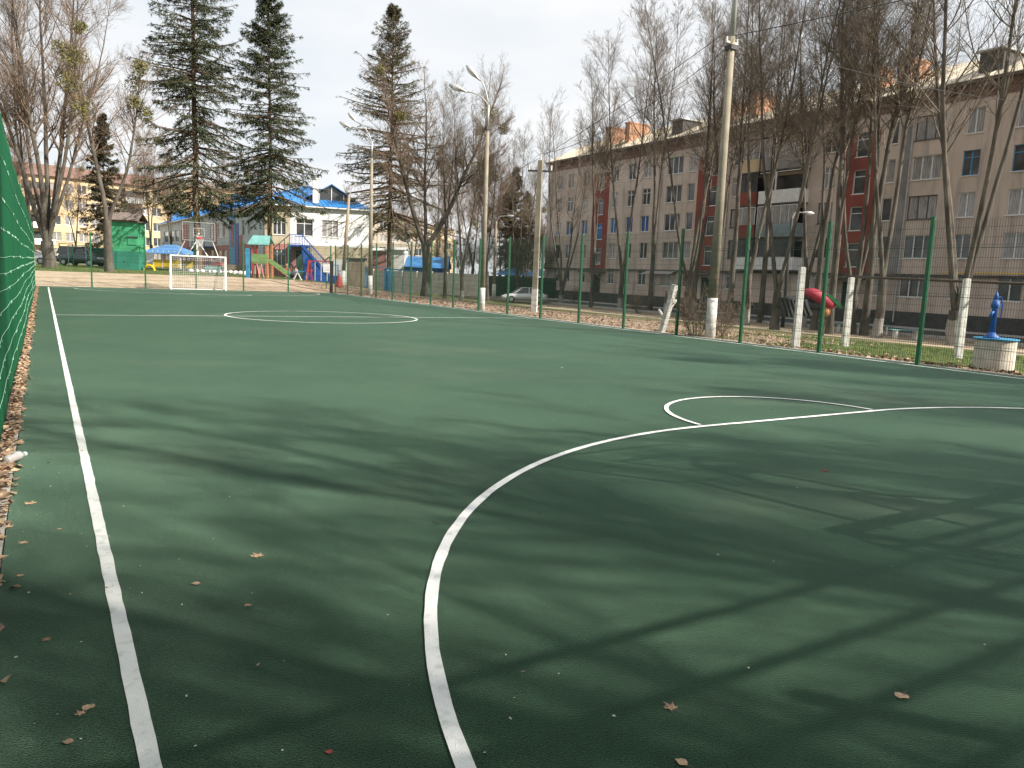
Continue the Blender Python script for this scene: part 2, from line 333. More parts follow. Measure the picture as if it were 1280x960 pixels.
class MB:
    """collects simple solids in one mesh"""
    def __init__(s): s.v = []; s.f = []
    def box(s, x0, x1, y0, y1, z0, z1):
        n = len(s.v)
        s.v += [(x0, y0, z0), (x1, y0, z0), (x1, y1, z0), (x0, y1, z0), (x0, y0, z1), (x1, y0, z1), (x1, y1, z1), (x0, y1, z1)]
        s.f += [(n, n+3, n+2, n+1), (n+4, n+5, n+6, n+7), (n, n+1, n+5, n+4), (n+1, n+2, n+6, n+5), (n+2, n+3, n+7, n+6), (n+3, n, n+4, n+7)]
        return s
    def bar(s, p, q, wd, ht=None):
        p = Vector(p); q = Vector(q); ht = ht or wd; d = (q-p).normalized()
        up = Vector((0, 0, 1)) if abs(d.z) < .95 else Vector((0, 1, 0))
        a = d.cross(up).normalized()*wd/2; b = a.cross(d).normalized()*ht/2; n = len(s.v)
        for e in (p, q): s.v += [tuple(e-a-b), tuple(e+a-b), tuple(e+a+b), tuple(e-a+b)]
        s.f += [(n, n+1, n+2, n+3), (n+4, n+7, n+6, n+5), (n, n+4, n+5, n+1), (n+1, n+5, n+6, n+2), (n+2, n+6, n+7, n+3), (n+3, n+7, n+4, n)]
        return s
    def tube(s, pts, r, sides=8, caps=True):
        pts = [Vector(p) for p in pts]; rs = r if isinstance(r, (list, tuple)) else [r]*len(pts); base = len(s.v)
        d0 = (pts[1]-pts[0]).normalized(); up = Vector((0, 0, 1)) if abs(d0.z) < .9 else Vector((1, 0, 0)); x = d0.cross(up).normalized()
        for i, p in enumerate(pts):
            d = ((pts[min(i+1, len(pts)-1)]-pts[max(i-1, 0)])).normalized(); x = (x-d*x.dot(d)).normalized(); y = d.cross(x)
            for k in range(sides):
                a = 2*pi*k/sides; s.v.append(tuple(p+(x*cos(a)+y*sin(a))*rs[i]))
        for i in range(len(pts)-1):
            for k in range(sides):
                a = base+i*sides+k; b = base+i*sides+(k+1) % sides; s.f.append((a, b, b+sides, a+sides))
        if caps:
            s.f.append(tuple(base+k for k in range(sides))[::-1]); s.f.append(tuple(base+(len(pts)-1)*sides+k for k in range(sides)))
        return s
    def cyl(s, x, y, z0, z1, r, sides=12, r1=None): return s.tube([(x, y, z0), (x, y, z1)], [r, r if r1 is None else r1], sides)
    def ell(s, c, r, nu=12, nv=8):
        base = len(s.v)
        for j in range(nv+1):
            t = -pi/2+pi*j/nv
            for i in range(nu):
                a = 2*pi*i/nu; s.v.append((c[0]+r[0]*cos(t)*cos(a), c[1]+r[1]*cos(t)*sin(a), c[2]+r[2]*sin(t)))
        for j in range(nv):
            for i in range(nu):
                a = base+j*nu+i; b = base+j*nu+(i+1) % nu; s.f.append((a, b, b+nu, a+nu))
        return s
    def poly(s, pts, thick=None):
        n = len(s.v); s.v += [tuple(p) for p in pts]; k = len(pts)
        s.f.append(tuple(range(n, n+k)))
        if thick:
            t = Vector(thick); s.v += [tuple(Vector(p)+t) for p in pts]; s.f.append(tuple(range(n+2*k-1, n+k-1, -1)))
            for i in range(k): j = (i+1) % k; s.f.append((n+j, n+i, n+k+i, n+k+j))
        return s
    def mesh(s, name, smooth=False):
        me = bpy.data.meshes.new(name); me.from_pydata(s.v, [], s.f); me.update()
        if smooth: me.polygons.foreach_set('use_smooth', [True]*len(me.polygons))
        return me
    def build(s, name, mat, parent=None, loc=(0, 0, 0), rz=0.0, smooth=False, kind=None):
        return link(name, s.mesh(name, smooth), mat, parent, loc, rz, kind)
def bevel(o, wdt=.01, seg=2):
    m = o.modifiers.new('bevel', 'BEVEL'); m.width = wdt; m.segments = seg; m.limit_method = 'ANGLE'; return o

# ================================================================== GROUND
LSL = -0.0105                                 # the left side line and fence close in slightly with distance
def left_x(base, Y): return base+LSL*Y
FX = 15.89; Y_FAR = 50.6; Y_NEAR = -1.6
def build_ground():
    xs = np.unique(np.concatenate([np.linspace(-500, -60, 12), np.linspace(-60, -8, 14), np.arange(-8, 62, 1.0), np.linspace(62, 140, 18), np.linspace(140, 600, 12)]))
    ys = np.unique(np.concatenate([np.linspace(-300, -30, 10), np.arange(-30, -2, 2.), np.arange(-2, 100, 1.0), np.linspace(100, 200, 22), np.linspace(200, 900, 14)]))
    X, Y = np.meshgrid(xs, ys); Z = gz(X, Y)+.02*np.sin(X*1.7+Y*.9)*np.sin(Y*1.3-X*.4)*(Y > 52)
    inside = (X > -.7) & (X < 16.2) & (Y > -1.9) & (Y < 51.2); Z = np.where(inside, -.12, Z-.015)
    V = np.stack([X, Y, Z], -1).reshape(-1, 3); nx = len(xs); ny = len(ys)
    i = np.arange(ny-1)[:, None]*nx+np.arange(nx-1)[None, :]
    Q = np.stack([i, i+1, i+nx+1, i+nx], -1).reshape(-1, 4)
    me = mesh_np('ground', V, [Q], True)
    x, y = V[:, 0], V[:, 1]
    grass = np.zeros(len(V)); sand = np.zeros(len(V)); leaf = np.zeros(len(V))
    grass = np.where((x > 16.4) & (x < 35) & (y < 19), .80, grass)
    grass = np.where((x > 24) & (x < 40) & (y >= 19), .56, grass)
    grass = np.where((x > 17) & (x <= 24) & (y >= 19), .30, grass)
    grass = np.where((y > 58.5) & (x < 30), .66, grass)
    grass = np.where((y > 95) | (x > 52), .5, grass)
    grass = np.where((x < -1.2), .45, grass)
    sand = np.where((x > 34) & (x < 40) & (y < 60), .80, sand)
    sand = np.where((y > 50) & (y < 58.5) & (x < 16), .64, sand)
    leaf = np.where((x > 15.9) & (x < 20.5) & (y > 14) & (y < 53), .72, leaf)
    leaf = np.where((x >= 20.5) & (x < 25) & (y > 18) & (y < 55), .50, leaf)
    leaf = np.where((x >= 25) & (x < 33) & (y > 22) & (y < 42), .52, leaf)
    leaf = np.where((y > 50.2) & (y < 57) & (x >= 10) & (x < 20), .5, leaf)
    colr = np.stack([grass, sand, leaf, np.ones(len(V))], -1).astype(np.float32)
    a = me.color_attributes.new('kind_weights', 'FLOAT_COLOR', 'POINT'); a.data.foreach_set('color', colr.ravel())
    link('ground', me, M_ground, kind='structure')
build_ground()

def build_court():
    ys = np.linspace(Y_NEAR, Y_FAR, 54); V = []; F = []
    for y in ys: V += [(left_x(-.235, y), y, 0), (FX+.10, y, 0)]
    n = len(V); V += [(a, b, -.09) for a, b, _ in V]
    k = len(ys)
    for i in range(k-1): F.append((2*i, 2*i+1, 2*i+3, 2*i+2))
    for i in range(k-1): F += [(n+2*i, 2*i, 2*i+2, n+2*i+2), (2*i+1, n+2*i+1, n+2*i+3, 2*i+3)]
    F += [(n, n+1, 1, 0), (2*k-2, 2*k-1, n+2*k-1, n+2*k-2)]
    me = bpy.data.meshes.new('court_surface'); me.from_pydata(V, [], F); link('court_surface', me, M_court, kind='structure')
build_court()

def strip(pts, wd, name, z=.004):
    """painted line with a slightly uneven edge along pts"""
    P = [np.array(p, float) for p in pts]; V = []; F = []
    # resample
    Q = []
    for a, b in zip(P[:-1], P[1:]):
        n = max(1, int(np.linalg.norm(b-a)/.12))
        for i in range(n): Q.append(a+(b-a)*i/n)
    Q.append(P[-1]); Q = np.array(Q); T = np.gradient(Q, axis=0); T /= np.linalg.norm(T, axis=1, keepdims=True)
    Nn = np.stack([-T[:, 1], T[:, 0]], -1); ja = RNG.normal(0, .0017, len(Q)); jb = RNG.normal(0, .0017, len(Q))
    A = Q+Nn*(wd/2+ja)[:, None]; B = Q-Nn*(wd/2+jb)[:, None]
    for a, b in zip(A, B): V += [(a[0], a[1], z), (b[0], b[1], z)]
    V = np.array(V); i = np.arange(len(Q)-1)*2
    F = np.stack([i+1, i+3, i+2, i], -1)
    return link(name, mesh_np(name, V, [F]), M_line, kind='structure')
LW = .062
XR = FX-.22
strip([(left_x(.225, -1.4), -1.4), (left_x(.225, 48.4), 48.4)], LW, 'side_line')
strip([(XR, -1.4), (XR, 48.4)], .07, 'side_line')
strip([(left_x(.26, 48.3), 48.3), (XR-.04, 48.3)], .06, 'goal_line')
strip([(left_x(.26, 24.74), 24.74), (XR-.04, 24.74)], .06, 'halfway_line')
cxx = 7.55
strip([(cxx+3.03*cos(a), 24.74+3.03*sin(a)) for a in np.linspace(0, 2*pi, 120)], .065, 'centre_circle', z=.008)
def area(cy, sgn, name):
    r = 5.15; pts = [(6.08+r*cos(a), cy+sgn*r*sin(a)) for a in np.linspace(pi, pi/2, 60)]
    pts += [(9.05+r*cos(a), cy+sgn*r*sin(a)) for a in np.linspace(pi/2, 0, 60)]
    strip(pts, LW, name, z=.008)
    strip([(cxx+.02+1.52*cos(a), cy+sgn*(r+.03+1.52*sin(a))) for a in np.linspace(.02, pi-.02, 60)], LW*.85, 'penalty_arc', z=.012)
area(.82, 1, 'goal_area_line'); area(48.2, -1, 'goal_area_line')
strip([(left_x(.26, .8), .8), (XR-.04, .8)], .06, 'goal_line')

# kerbs: single concrete stones one metre long
def kerb(name, line, n, ln, wd, label):
    e = bpy.data.objects.new(name, None); COL.objects.link(e); e['kind'] = 'structure'; e['label'] = label
    mb = MB().box(-wd/2, wd/2, .006, ln-.006, -.10, .018); me = mb.mesh('kerb_stone')
    for i in range(n):
        x0, y0 = line(i*ln); x1, y1 = line((i+1)*ln)
        o = link('kerb_stone', me, M_conc, e, (x0, y0, RNG.uniform(-.004, .004)), -atan2(x1-x0, y1-y0))
kerb('left_kerb', lambda t: (left_x(-.285, t+Y_NEAR), t+Y_NEAR), 52, 1.0, .085, 'low concrete edging under the green screen')
kerb('right_kerb', lambda t: (FX+.155, t+Y_NEAR), 52, 1.0, .10, 'low concrete edging under the mesh fence')

# ================================================================== FENCES
def panel_mesh(wd, ht, name='mesh_panel', step=.05, hstep=.2, r=.0034):
    P = []; R = []
    for i in range(int(wd/step)+1): x = min(i*step, wd); P.append([(x, 0, .06), (x, 0, ht)])
    j = .08
    while j < ht: P.append([(0, .004, j), (wd, .004, j)]); j += hstep
    for zf in (.5, 1.5, 2.5):
        for dz in (.03, -.03): P.append([(0, -.018, zf+dz), (wd, -.018, zf+dz)])
    P = np.array(P, float); R = np.full(P.shape[:2], r); V, Q = tubes_np(P, R, 3)
    return mesh_np(name, V, [Q])
POST_ME = {}
def post_mesh(ht, wd=.08):
    k = (ht, wd)
    if k not in POST_ME:
        mb = MB().box(-wd/2, wd/2, -.03, .03, -.05, ht).box(-wd/2-.006, wd/2+.006, -.036, .036, ht, ht+.02)
        for z in np.arange(.25, ht, .45): mb.box(-wd/2-.006, -wd/2-.001, -.015, .015, z-.02, z+.02); mb.box(wd/2+.001, wd/2+.006, -.015, .015, z-.02, z+.02)
        mb.box(-wd/2-.04, wd/2+.04, -.06, .06, -.05, .012)
        POST_ME[k] = mb.mesh('post')
    return POST_ME[k]
HF = 3.10
def mesh_fence(name, label, p0, p1, n, ht=HF):
    t = thing(name, label, 'fence', (p0[0], p0[1], 0))
    d = np.array(p1, float)-p0; Ln = np.linalg.norm(d); rz = atan2(d[1], d[0]); u = d/Ln; wd = Ln/n
    pm = panel_mesh(wd-.09, ht-.05)
    for i in range(n+1): link('post', post_mesh(ht), M_gpost, t, (u[0]*wd*i, u[1]*wd*i, 0), rz)
    for i in range(n): link('mesh_panel', pm, M_wire, t, (u[0]*(wd*i+.045), u[1]*(wd*i+.045), 0), rz)
    return t
mesh_fence('mesh_fence', 'long green welded mesh fence on tall posts down the right side of the court', (FX, 49.6), (FX, -.4), 20)
mesh_fence('mesh_fence', 'green mesh fence across the far end of the court, behind the far goal', (left_x(-.41, Y_FAR), Y_FAR+.05), (FX+.02, Y_FAR+.05), 6)
nf = mesh_fence('mesh_fence', 'green mesh fence across the near end of the court, outside the picture, with rails added for their shadows', (left_x(-.4, Y_NEAR), Y_NEAR+.0), (FX+.02, Y_NEAR+.0), 6)

for hz in (2.5, 2.87, 3.24, 3.66): MB().box(0, FX+.4, .045, .095, hz, hz+.035).build('shadow_rail', M_gpost, nf)  # added out of view, at heights that lay shadow lines across the near court
for xx in (.2, 8.1, 16.1): MB().box(xx, xx+.06, -.03, .03, 3.0, 3.75).build('shadow_rail_upright', M_gpost, nf)

def left_fence():
    y0, y1 = Y_NEAR+.1, Y_FAR-.1
    t = thing('screened_fence', 'left side fence hung with a bright green windscreen laced with pale cords', 'fence', (left_x(-.375, y0), y0, 0))
    ox, oy = left_x(-.375, y0), y0
    n = 20; st = (y1-y0)/n
    for i in range(n+1):
        y = y0+st*i; link('post', post_mesh(HF), M_gpost, t, (left_x(-.41, y)-ox, y-oy, 0), pi/2)
    # fabric: bulges between its ties, heavier towards the bottom; gathered at cord heights
    cords = [.32, .55, .78, 1.0, 1.2, 1.38, 1.55, 1.83, 2.15, 2.6]
    ys = np.arange(y0, y1+.01, .11); zs = np.concatenate([np.linspace(.03, HF+.0, 46)])
    Yg, Zg = np.meshgrid(ys, zs)
    def surf(Y, Z):
        ph = ((Y-y0)/st) % 1.0
        b = .003*np.sin(pi*ph)**2+.012*np.sin(Y*.45+Z)
        rip = .002*np.sin(Y*3.1+Z*2.3)+.001*np.sin(Y*7.3-Z*4.1+1.3)
        return left_x(-.35, Y)+b+rip-.012*(Z-1.5)*0
    top = .035*np.sin(Yg*1.9)+.02*np.sin(Yg*4.7); Zt = Zg+top*(Zg/HF)**3
    Xg = surf(Yg, Zg)
    V = np.stack([Xg-ox, Yg-oy, Zt], -1).reshape(-1, 3); ny = len(ys); nz = len(zs)
    i = np.arange(nz-1)[:, None]*ny+np.arange(ny-1)[None, :]; Q = np.stack([i, i+1, i+ny+1, i+ny], -1).reshape(-1, 4)
    me = mesh_np('windscreen', V, [Q], True); o = link('windscreen', me, M_fabric, t)
    sd = o.modifiers.new('solid', 'SOLIDIFY'); sd.thickness = .003
    yy = np.arange(y0+.1, y1-.1, .08)
    for k, z in enumerate(cords):
        ph = ((yy-y0)/st) % 1.0
        zz = z-.008*np.sin(pi*ph)+.010*np.sin(yy*.55+k)+.004*np.sin(yy*1.3+k*2)
        xx = surf(yy, zz)+.008
        P = np.stack([xx-ox, yy-oy, zz], -1)[None]; V, Q = tubes_np(P, np.full((1, len(yy)), .0026), 4); A = Acc(); A.add(V, Q)
        kn = yy[::3]; kz = zz[::3]; kx = surf(kn, kz)+.010; m = RNG.random(len(kn)) < .22; kn, kz, kx = kn[m], kz[m], kx[m]
        a = np.stack([kx-ox, kn-oy, kz+.012], -1); b = np.stack([kx-ox+.004, kn-oy+RNG.normal(0, .004, len(kn)), kz-.016], -1)
        V, Q = tubes_np(np.stack([a, b], 1), np.full((len(kn), 2), .0042), 4); A.add(V, Q)
        link('cord', A.mesh('cord'), M_cord, t)
left_fence()

# ================================================================== GOALS WITH HOOPS
def make_goal(loc, rz, label):
    """front frame along x at y=0, goal reaches back to +y; basketball board on a mast above it"""
    t = thing('goal_with_hoop', label, 'football goal', loc, rz)
    W, H, D = 3.1, 2.02, .75
    for x in (-W/2, W/2): MB().box(x-.04, x+.04, -.04, .04, 0, H+.04).build('post', M_white, t)
    MB().box(-W/2+.04, W/2-.04, -.04, .04, H-.04, H+.04).build('crossbar', M_white, t)
    b = MB()
    for x in (-W/2, W/2):
        b.bar((x, .04, .03), (x, D, .03), .045); b.bar((x, .04, H-.02), (x, .45*D, H-.02), .04); b.bar((x, .45*D, H-.02), (x, D, .05), .04)
    b.bar((-W/2, D, .03), (W/2, D, .03), .045); b.bar((-W/2, .45*D, H-.02), (W/2, .45*D, H-.02), .04)
    for k in range(1, 4): b.bar((-W/2+W*k/4, .45*D, H-.02), (-W/2+W*k/4, D, .05), .018)
    b.build('back_frame', M_white, t)
    P = []
    for i in range(1, 28):
        x = -W/2+W*i/28; P.append([(x, .45*D, H-.04), (x, D-.02, .06)])
    for j in range(1, 19):
        f = j/19; P.append([(-W/2, .45*D+(.55*D-.02)*f, H-.04-(H-.1)*f), (W/2, .45*D+(.55*D-.02)*f, H-.04-(H-.1)*f)])
    for sx in (-W/2, W/2):
        for j in range(1, 18):
            z = H*j/18; P.append([(sx, .03, z), (sx, .45*D+.55*D*(1-z/H), z)])
        for j in range(1, 5): P.append([(sx, .15*j, .05), (sx, .15*j*.75, H-.05)])
    P = np.array(P, float); V, Q = tubes_np(P, np.full(P.shape[:2], .0075), 3)
    link('net', mesh_np('net', V, [Q]), M_net, t)
    # mast, arms, board, hoop
    m = MB(); m.box(-.05, .05, D*.4, D*.4+.1, H, 3.3); m.bar((0, D*.45, 3.25), (0, -.28, 3.35), .07); m.bar((0, D*.45, 2.3), (0, -.28, 2.95), .05)
    for sx in (-1, 1): m.bar((sx*.6, D*.45, H), (sx*.06, D*.45, 2.9), .045); m.bar((sx*1.15, D*.2, H+.03), (sx*.75, -.26, 2.95), .04)
    m.build('mast', M_white, t)
    bd = MB(); y = -.30
    for a, c in (((-.9, y, 2.95), (.9, y, 2.95)), ((-.9, y, 4.0), (.9, y, 4.0)), ((-.9, y, 2.95), (-.9, y, 4.0)), ((.9, y, 2.95), (.9, y, 4.0)),
                 ((-.3, y, 3.2), (.3, y, 3.2)), ((-.3, y, 3.65), (.3, y, 3.65)), ((-.3, y, 3.2), (-.3, y, 3.65)), ((.3, y, 3.2), (.3, y, 3.65))): bd.bar(a, c, .022)
    bf = bd.build('backboard', M_steel, t)
    # perforated field: thin wires, see-through from afar
    P = []
    for i in range(1, 12): P.append([(-.9+.15*i, y+.01, 2.95), (-.9+.15*i, y+.01, 4.0)])
    for i in range(1, 7): P.append([(-.9, y+.01, 2.95+.15*i), (.9, y+.01, 2.95+.15*i)])
    P = np.array(P, float); V, Q = tubes_np(P, np.full(P.shape[:2], .004), 3); link('grille', mesh_np('grille', V, [Q]), M_steel, bf)
    r = .225; c = (0, y-.05-r); ring = [(c[0]+r*cos(a), c[1]+r*sin(a), 3.05) for a in np.linspace(0, 2*pi, 25)]
    hp = MB().tube(ring, .018, 6, caps=False); hp.bar((-.08, y, 3.04), (-.05, y-.08, 3.05), .03); hp.bar((.08, y, 3.04), (.05, y-.08, 3.05), .03)
    hp.box(-.14, .14, y-.03, y-.005, 2.97, 3.16)
    ho = hp.build('hoop', M_redp, t)
    P = []
    for k in range(14):
        for s_ in (-1, 1):
            a = 2*pi*k/14; P.append([(c[0]+(r-.06*f)*cos(a+s_*f*.9)*(1-.35*f), c[1]+(r-.06*f)*sin(a+s_*f*.9)*(1-.35*f), 3.04-.45*f) for f in np.linspace(0, 1, 6)])
    P = np.array(P, float); V, Q = tubes_np(P, np.full(P.shape[:2], .008), 3); link('hoop_net', mesh_np('hoop_net', V, [Q]), M_net, ho)
    return t
make_goal((7.52, 49.75, 0), 0, 'white far goal with a red basketball hoop and see-through board above it')
make_goal((7.55, .80, 0), pi, 'white near goal with hoop, outside the picture, casting its frame shadow on the court')

# ================================================================== TREES
def nrm(a): return a/(np.linalg.norm(a, axis=-1, keepdims=True)+1e-9)
def spawn(rs, P, R, per, t0, t1, ang, lenf, K, up=.0, wig=.08, rr=.5, rend=.3, lcol=None, tpow=1.0, rmin=.003):
    """children of polylines P (n,k,3)"""
    n, k, _ = P.shape; m = n*per; par = np.repeat(np.arange(n), per)
    t = t0+(t1-t0)*rs.random(m)**tpow
    f = t*(k-1); i = np.minimum(f.astype(int), k-2); fr = (f-i)[:, None]
    a, b = P[par, i], P[par, i+1]; pos = a+(b-a)*fr; pd = nrm(b-a)
    prad = R[par, i]*(1-fr[:, 0])+R[par, i+1]*fr[:, 0]
    rv = rs.normal(size=(m, 3)); perp = nrm(rv-pd*np.sum(rv*pd, -1, keepdims=True))
    an = np.radians(rs.normal(ang, ang*.18, m))[:, None]; d = nrm(pd*np.cos(an)+perp*np.sin(an))
    PL = np.linalg.norm(np.diff(P, axis=1), axis=-1).sum(1)
    ln = lenf(t, PL[par])*rs.uniform(.65, 1.2, m)
    Q = np.zeros((m, K, 3)); Q[:, 0] = pos; st = (ln/(K-1))[:, None]
    for j in range(1, K):
        d = nrm(d+np.array([0, 0, up])+rs.normal(0, wig, (m, 3))); Q[:, j] = Q[:, j-1]+d*st
    r0 = np.maximum(np.minimum(prad*rr, ln*.016), rmin)[:, None]; Rr = r0*np.linspace(1, rend, K)[None, :]
    return Q, np.maximum(Rr, rmin*.7)
def bare_tree(seed, h, stems, fork, r0, dens=1.0, spread=1.0, up=.10, blen=.19, bark=None, twig=None, low=.27, mist=0, twigr=.0046, fine=7):
    """returns (trunk mesh, crown mesh, mistletoe mesh or None). stems: list of (azimuth deg, tilt deg, share of height, radius share)"""
    rs = np.random.default_rng(seed); A = Acc(); C = Acc()
    kz = 5; zt = np.linspace(-.3, fork, kz); wob = rs.normal(0, .04, (kz, 2))*r0*3; wob[0] = 0
    P = np.stack([wob[:, 0], wob[:, 1], zt], -1)[None]
    R = r0*np.array([1.45, 1.12, 1.0, .97, .95])[None]; V, Q = tubes_np(P, R, 10); A.add(V, Q)
    top = P[0, -1]; SP = []; SR = []
    K = 16
    for az, tl, hh, rsr in stems:
        a = radians(az); T = radians(tl); d = np.array([sin(T)*cos(a), sin(T)*sin(a), cos(T)]); ln = (h-fork)*hh
        p = top+np.array([cos(a), sin(a), 0])*r0*.25*(len(stems) > 1)-d*.15; pts = [p]
        for j in range(1, K):
            d = nrm(d+np.array([0, 0, .045 if tl > 4 else 0])+rs.normal(0, .035, 3)); p = p+d*ln/(K-1); pts.append(p)
        SP.append(pts); SR.append(r0*rsr*(1-np.linspace(0, 1, K)**.9*.93))
    SP = np.array(SP); SR = np.maximum(np.array(SR), .012); V, Q = tubes_np(SP, SR, 8); A.add(V, Q)
    n1 = int(29*dens)
    B1, R1 = spawn(rs, SP, SR, n1, low, .99, 42*spread, lambda t, p: blen*1.3*p*(1.2-.8*t), 9, up=up, wig=.10, rr=.45, tpow=.9, rmin=.012)
    V, Q = tubes_np(B1, R1, 5); C.add(V, Q)
    B2, R2 = spawn(rs, np.concatenate([B1, SP[:, -9:]]), np.concatenate([R1, SR[:, -9:]]), int(11*dens)+3, .10, 1, 38, lambda t, p: .45*np.minimum(p, 5.5)*(1.1-.6*t), 5, up=up*.8, wig=.10, rr=.5, rmin=.0065)
    V, Q = tubes_np(B2, R2, 3); C.add(V, Q)
    B3, R3 = spawn(rs, B2, R2, fine, .1, 1, 36, lambda t, p: .5*p*(1.1-.5*t), 3, up=up*.6, wig=.10, rr=.6, rmin=twigr)
    V, Q = tubes_np(B3, R3, 3); C.add(V, Q)
    mm = None
    if mist:
        Mi = Acc(); idx = rs.choice(len(B1), mist, replace=False)
        for q in idx:
            c = B1[q, rs.integers(3, 7)]; rad = rs.uniform(.45, .85)
            n = 420; u = nrm(rs.normal(size=(n, 3)))*rad*rs.random((n, 1))**.45; Mi.add(*cards(rs, c+u, .085))
        mm = Mi.mesh('mistletoe', False)
    return A.mesh('trunk'), C.mesh('crown'), mm
def cards(rs, P, s):
    n = len(P); a = nrm(rs.normal(size=(n, 3))); b = nrm(np.cross(a, rs.normal(size=(n, 3)))); s = s*rs.uniform(.6, 1.3, (n, 1))
    V = np.stack([P-a*s, P+b*s*.45, P+a*s, P-b*s*.45], 1).reshape(-1, 3); i = np.arange(n)[:, None]*4
    return V, i+np.arange(4)[None]
def fir_tree(seed, h, rad, clear, r0, nb=230, droop=.30, dens=1.0, sparse_top=.0, lean=0):
    rs = np.random.default_rng(seed); A = Acc(); C = Acc(); K = 12
    z = np.linspace(-.3, h, K); P = np.stack([rs.normal(0, .03, K)*(z > 1), rs.normal(0, .03, K)*(z > 1), z], -1)[None]
    R = (r0*(1-np.linspace(0, 1, K)*.96))[None]; R[0, 0] *= 1.4; V, Q = tubes_np(P, R, 8); A.add(V, Q)
    t = np.sort(rs.random(nb))**.85; zb = clear+(h-clear-.3)*t; az = rs.random(nb)*2*pi
    prof = (1-t)**.76*(.86+.14*np.sin(t*40+az*2)); ln = rad*(prof*rs.uniform(.62, 1.15, nb)+.06)
    ln *= np.clip(.55+(t*5), .55, 1)
    el = np.radians(-14+62*t**1.4)+rs.normal(0, .10, nb); d = np.stack([np.cos(az)*np.cos(el), np.sin(az)*np.cos(el), np.sin(el)], -1)
    KB = 8; B = np.zeros((nb, KB, 3)); B[:, 0] = np.stack([np.zeros(nb), np.zeros(nb), zb], -1)
    for j in range(1, KB):
        g = -droop*.12 if j < 5 else droop*.22
        d = nrm(d+np.array([0, 0, g])+rs.normal(0, .04, (nb, 3))); B[:, j] = B[:, j-1]+d*(ln/(KB-1))[:, None]
    RB = np.maximum(.010, (ln*.016)[:, None]*np.linspace(1, .25, KB)[None]); V, Q = tubes_np(B, RB, 4); A.add(V, Q)
    # side twigs lie in the branch plane and hang
    per = int(17*dens); n = nb*per; par = np.repeat(np.arange(nb), per); tt = rs.uniform(.16, 1, n); f = tt*(KB-1); i = np.minimum(f.astype(int), KB-2); fr = (f-i)[:, None]
    a, b = B[par, i], B[par, i+1]; pos = a+(b-a)*fr; pd = nrm(b-a); side = nrm(np.cross(pd, [0, 0, 1.]))*np.where(rs.random((n, 1)) < .5, 1, -1)
    d = nrm(pd*rs.uniform(.35, .9, (n, 1))+side+np.array([0, 0, -.32])+rs.normal(0, .16, (n, 3)))
    l2 = (ln[par]*.30*(1.12-tt)+.16)*rs.uniform(.6, 1.2, n); T = np.zeros((n, 4, 3)); T[:, 0] = pos
    for j in range(1, 4): d = nrm(d+np.array([0, 0, -.14])); T[:, j] = T[:, j-1]+d*(l2/3)[:, None]
    T = np.concatenate([T, B[:, -4:]])
    n = len(T)
    # needle sprays: small pointed blades leaving each twig
    m = 13; tw = np.repeat(np.arange(n), m); tt = rs.random(n*m); f = tt*3; i = np.minimum(f.astype(int), 2); fr = (f-i)[:, None]
    a, b = T[tw, i], T[tw, i+1]; pos = a+(b-a)*fr; pd = nrm(b-a); rv = nrm(rs.normal(size=(n*m, 3))+np.array([0, 0, -.25]))
    dd = nrm(pd*.8+rv*.9); s = rs.uniform(.14, .30, (n*m, 1))*(.75+.05*rad); sd = nrm(np.cross(dd, rs.normal(size=(n*m, 3))))*.040
    keep = rs.random(n*m) < 1-sparse_top*np.clip((pos[:, 2]/h-.2)/.5, 0, 1)
    V = np.stack([pos-sd, pos+dd*s*.5+sd*1.3, pos+dd*s, pos+sd], 1)[keep].reshape(-1, 3); i = np.arange(keep.sum())[:, None]*4
    C.add(V, i+np.arange(4)[None])
    return A.mesh('trunk'), C.mesh('crown', False), None

VAR = {}
def variant(k, tri, bark, twig):
    VAR[k] = (tri, bark, twig)
    tri[0].materials.append(bark); tri[1].materials.append(twig)
    if tri[2]: tri[2].materials.append(M_mistle)
variant('lime3', bare_tree(11, 23, [(20, 8, 1.0, .60), (140, 12, .97, .52), (260, 14, .92, .5)], 2.2, .24, .9, .95, low=.36, blen=.21), M_bark, M_twig)
variant('lime2', bare_tree(12, 23, [(0, 8, 1.0, .66), (170, 11, .97, .6)], 3.2, .22, 1.1, .95, low=.38, blen=.22), M_barkw, M_twig)
variant('lime1', bare_tree(13, 23, [(40, 3, 1.0, .86), (200, 5, .96, .55)], 5.5, .19, 1.1, 1.0, low=.30, blen=.23), M_bark, M_twig)
variant('lime4', bare_tree(14, 22, [(10, 13, 1.0, .5), (95, 9, 1.0, .5), (190, 15, .95, .45), (280, 10, .97, .45)], 1.4, .28, .8, .95, low=.33), M_barkw, M_twig)
variant('oldbig', bare_tree(15, 26, [(0, 9, .95, .50), (50, 4, 1.0, .52), (110, 12, .9, .42), (160, 16, .9, .45), (215, 5, 1.0, .5), (300, 11, .95, .42), (340, 19, .8, .36)], 2.0, .44, .95, 1.0, blen=.21), M_bark, M_twigw)
variant('vfork', bare_tree(16, 22, [(180, 24, .95, .62), (15, 34, 1.0, .62), (90, 6, .9, .45)], 4.6, .42, 1.0, 1.15, up=.07, blen=.24, mist=4), M_bark, M_twigw)
variant('misty', bare_tree(17, 18, [(0, 22, .80, .6), (185, 6, 1.0, .7)], 3.6, .26, 1.0, 1.1, blen=.24, mist=11), M_bark, M_twigw)
variant('hazy', bare_tree(18, 19, [(30, 5, 1.0, .6), (200, 12, .9, .5)], 3.0, .22, 1.2, 1.1, blen=.24, twigr=.0075, mist=3), M_bark, M_twigw)
variant('firA', fir_tree(21, 36, 5.9, 5.2, .30, nb=500, sparse_top=.42), M_firbark, M_needle)
variant('firB', fir_tree(22, 24.8, 5.8, 5.4, .24, nb=360, sparse_top=.45), M_firbark, M_needle)
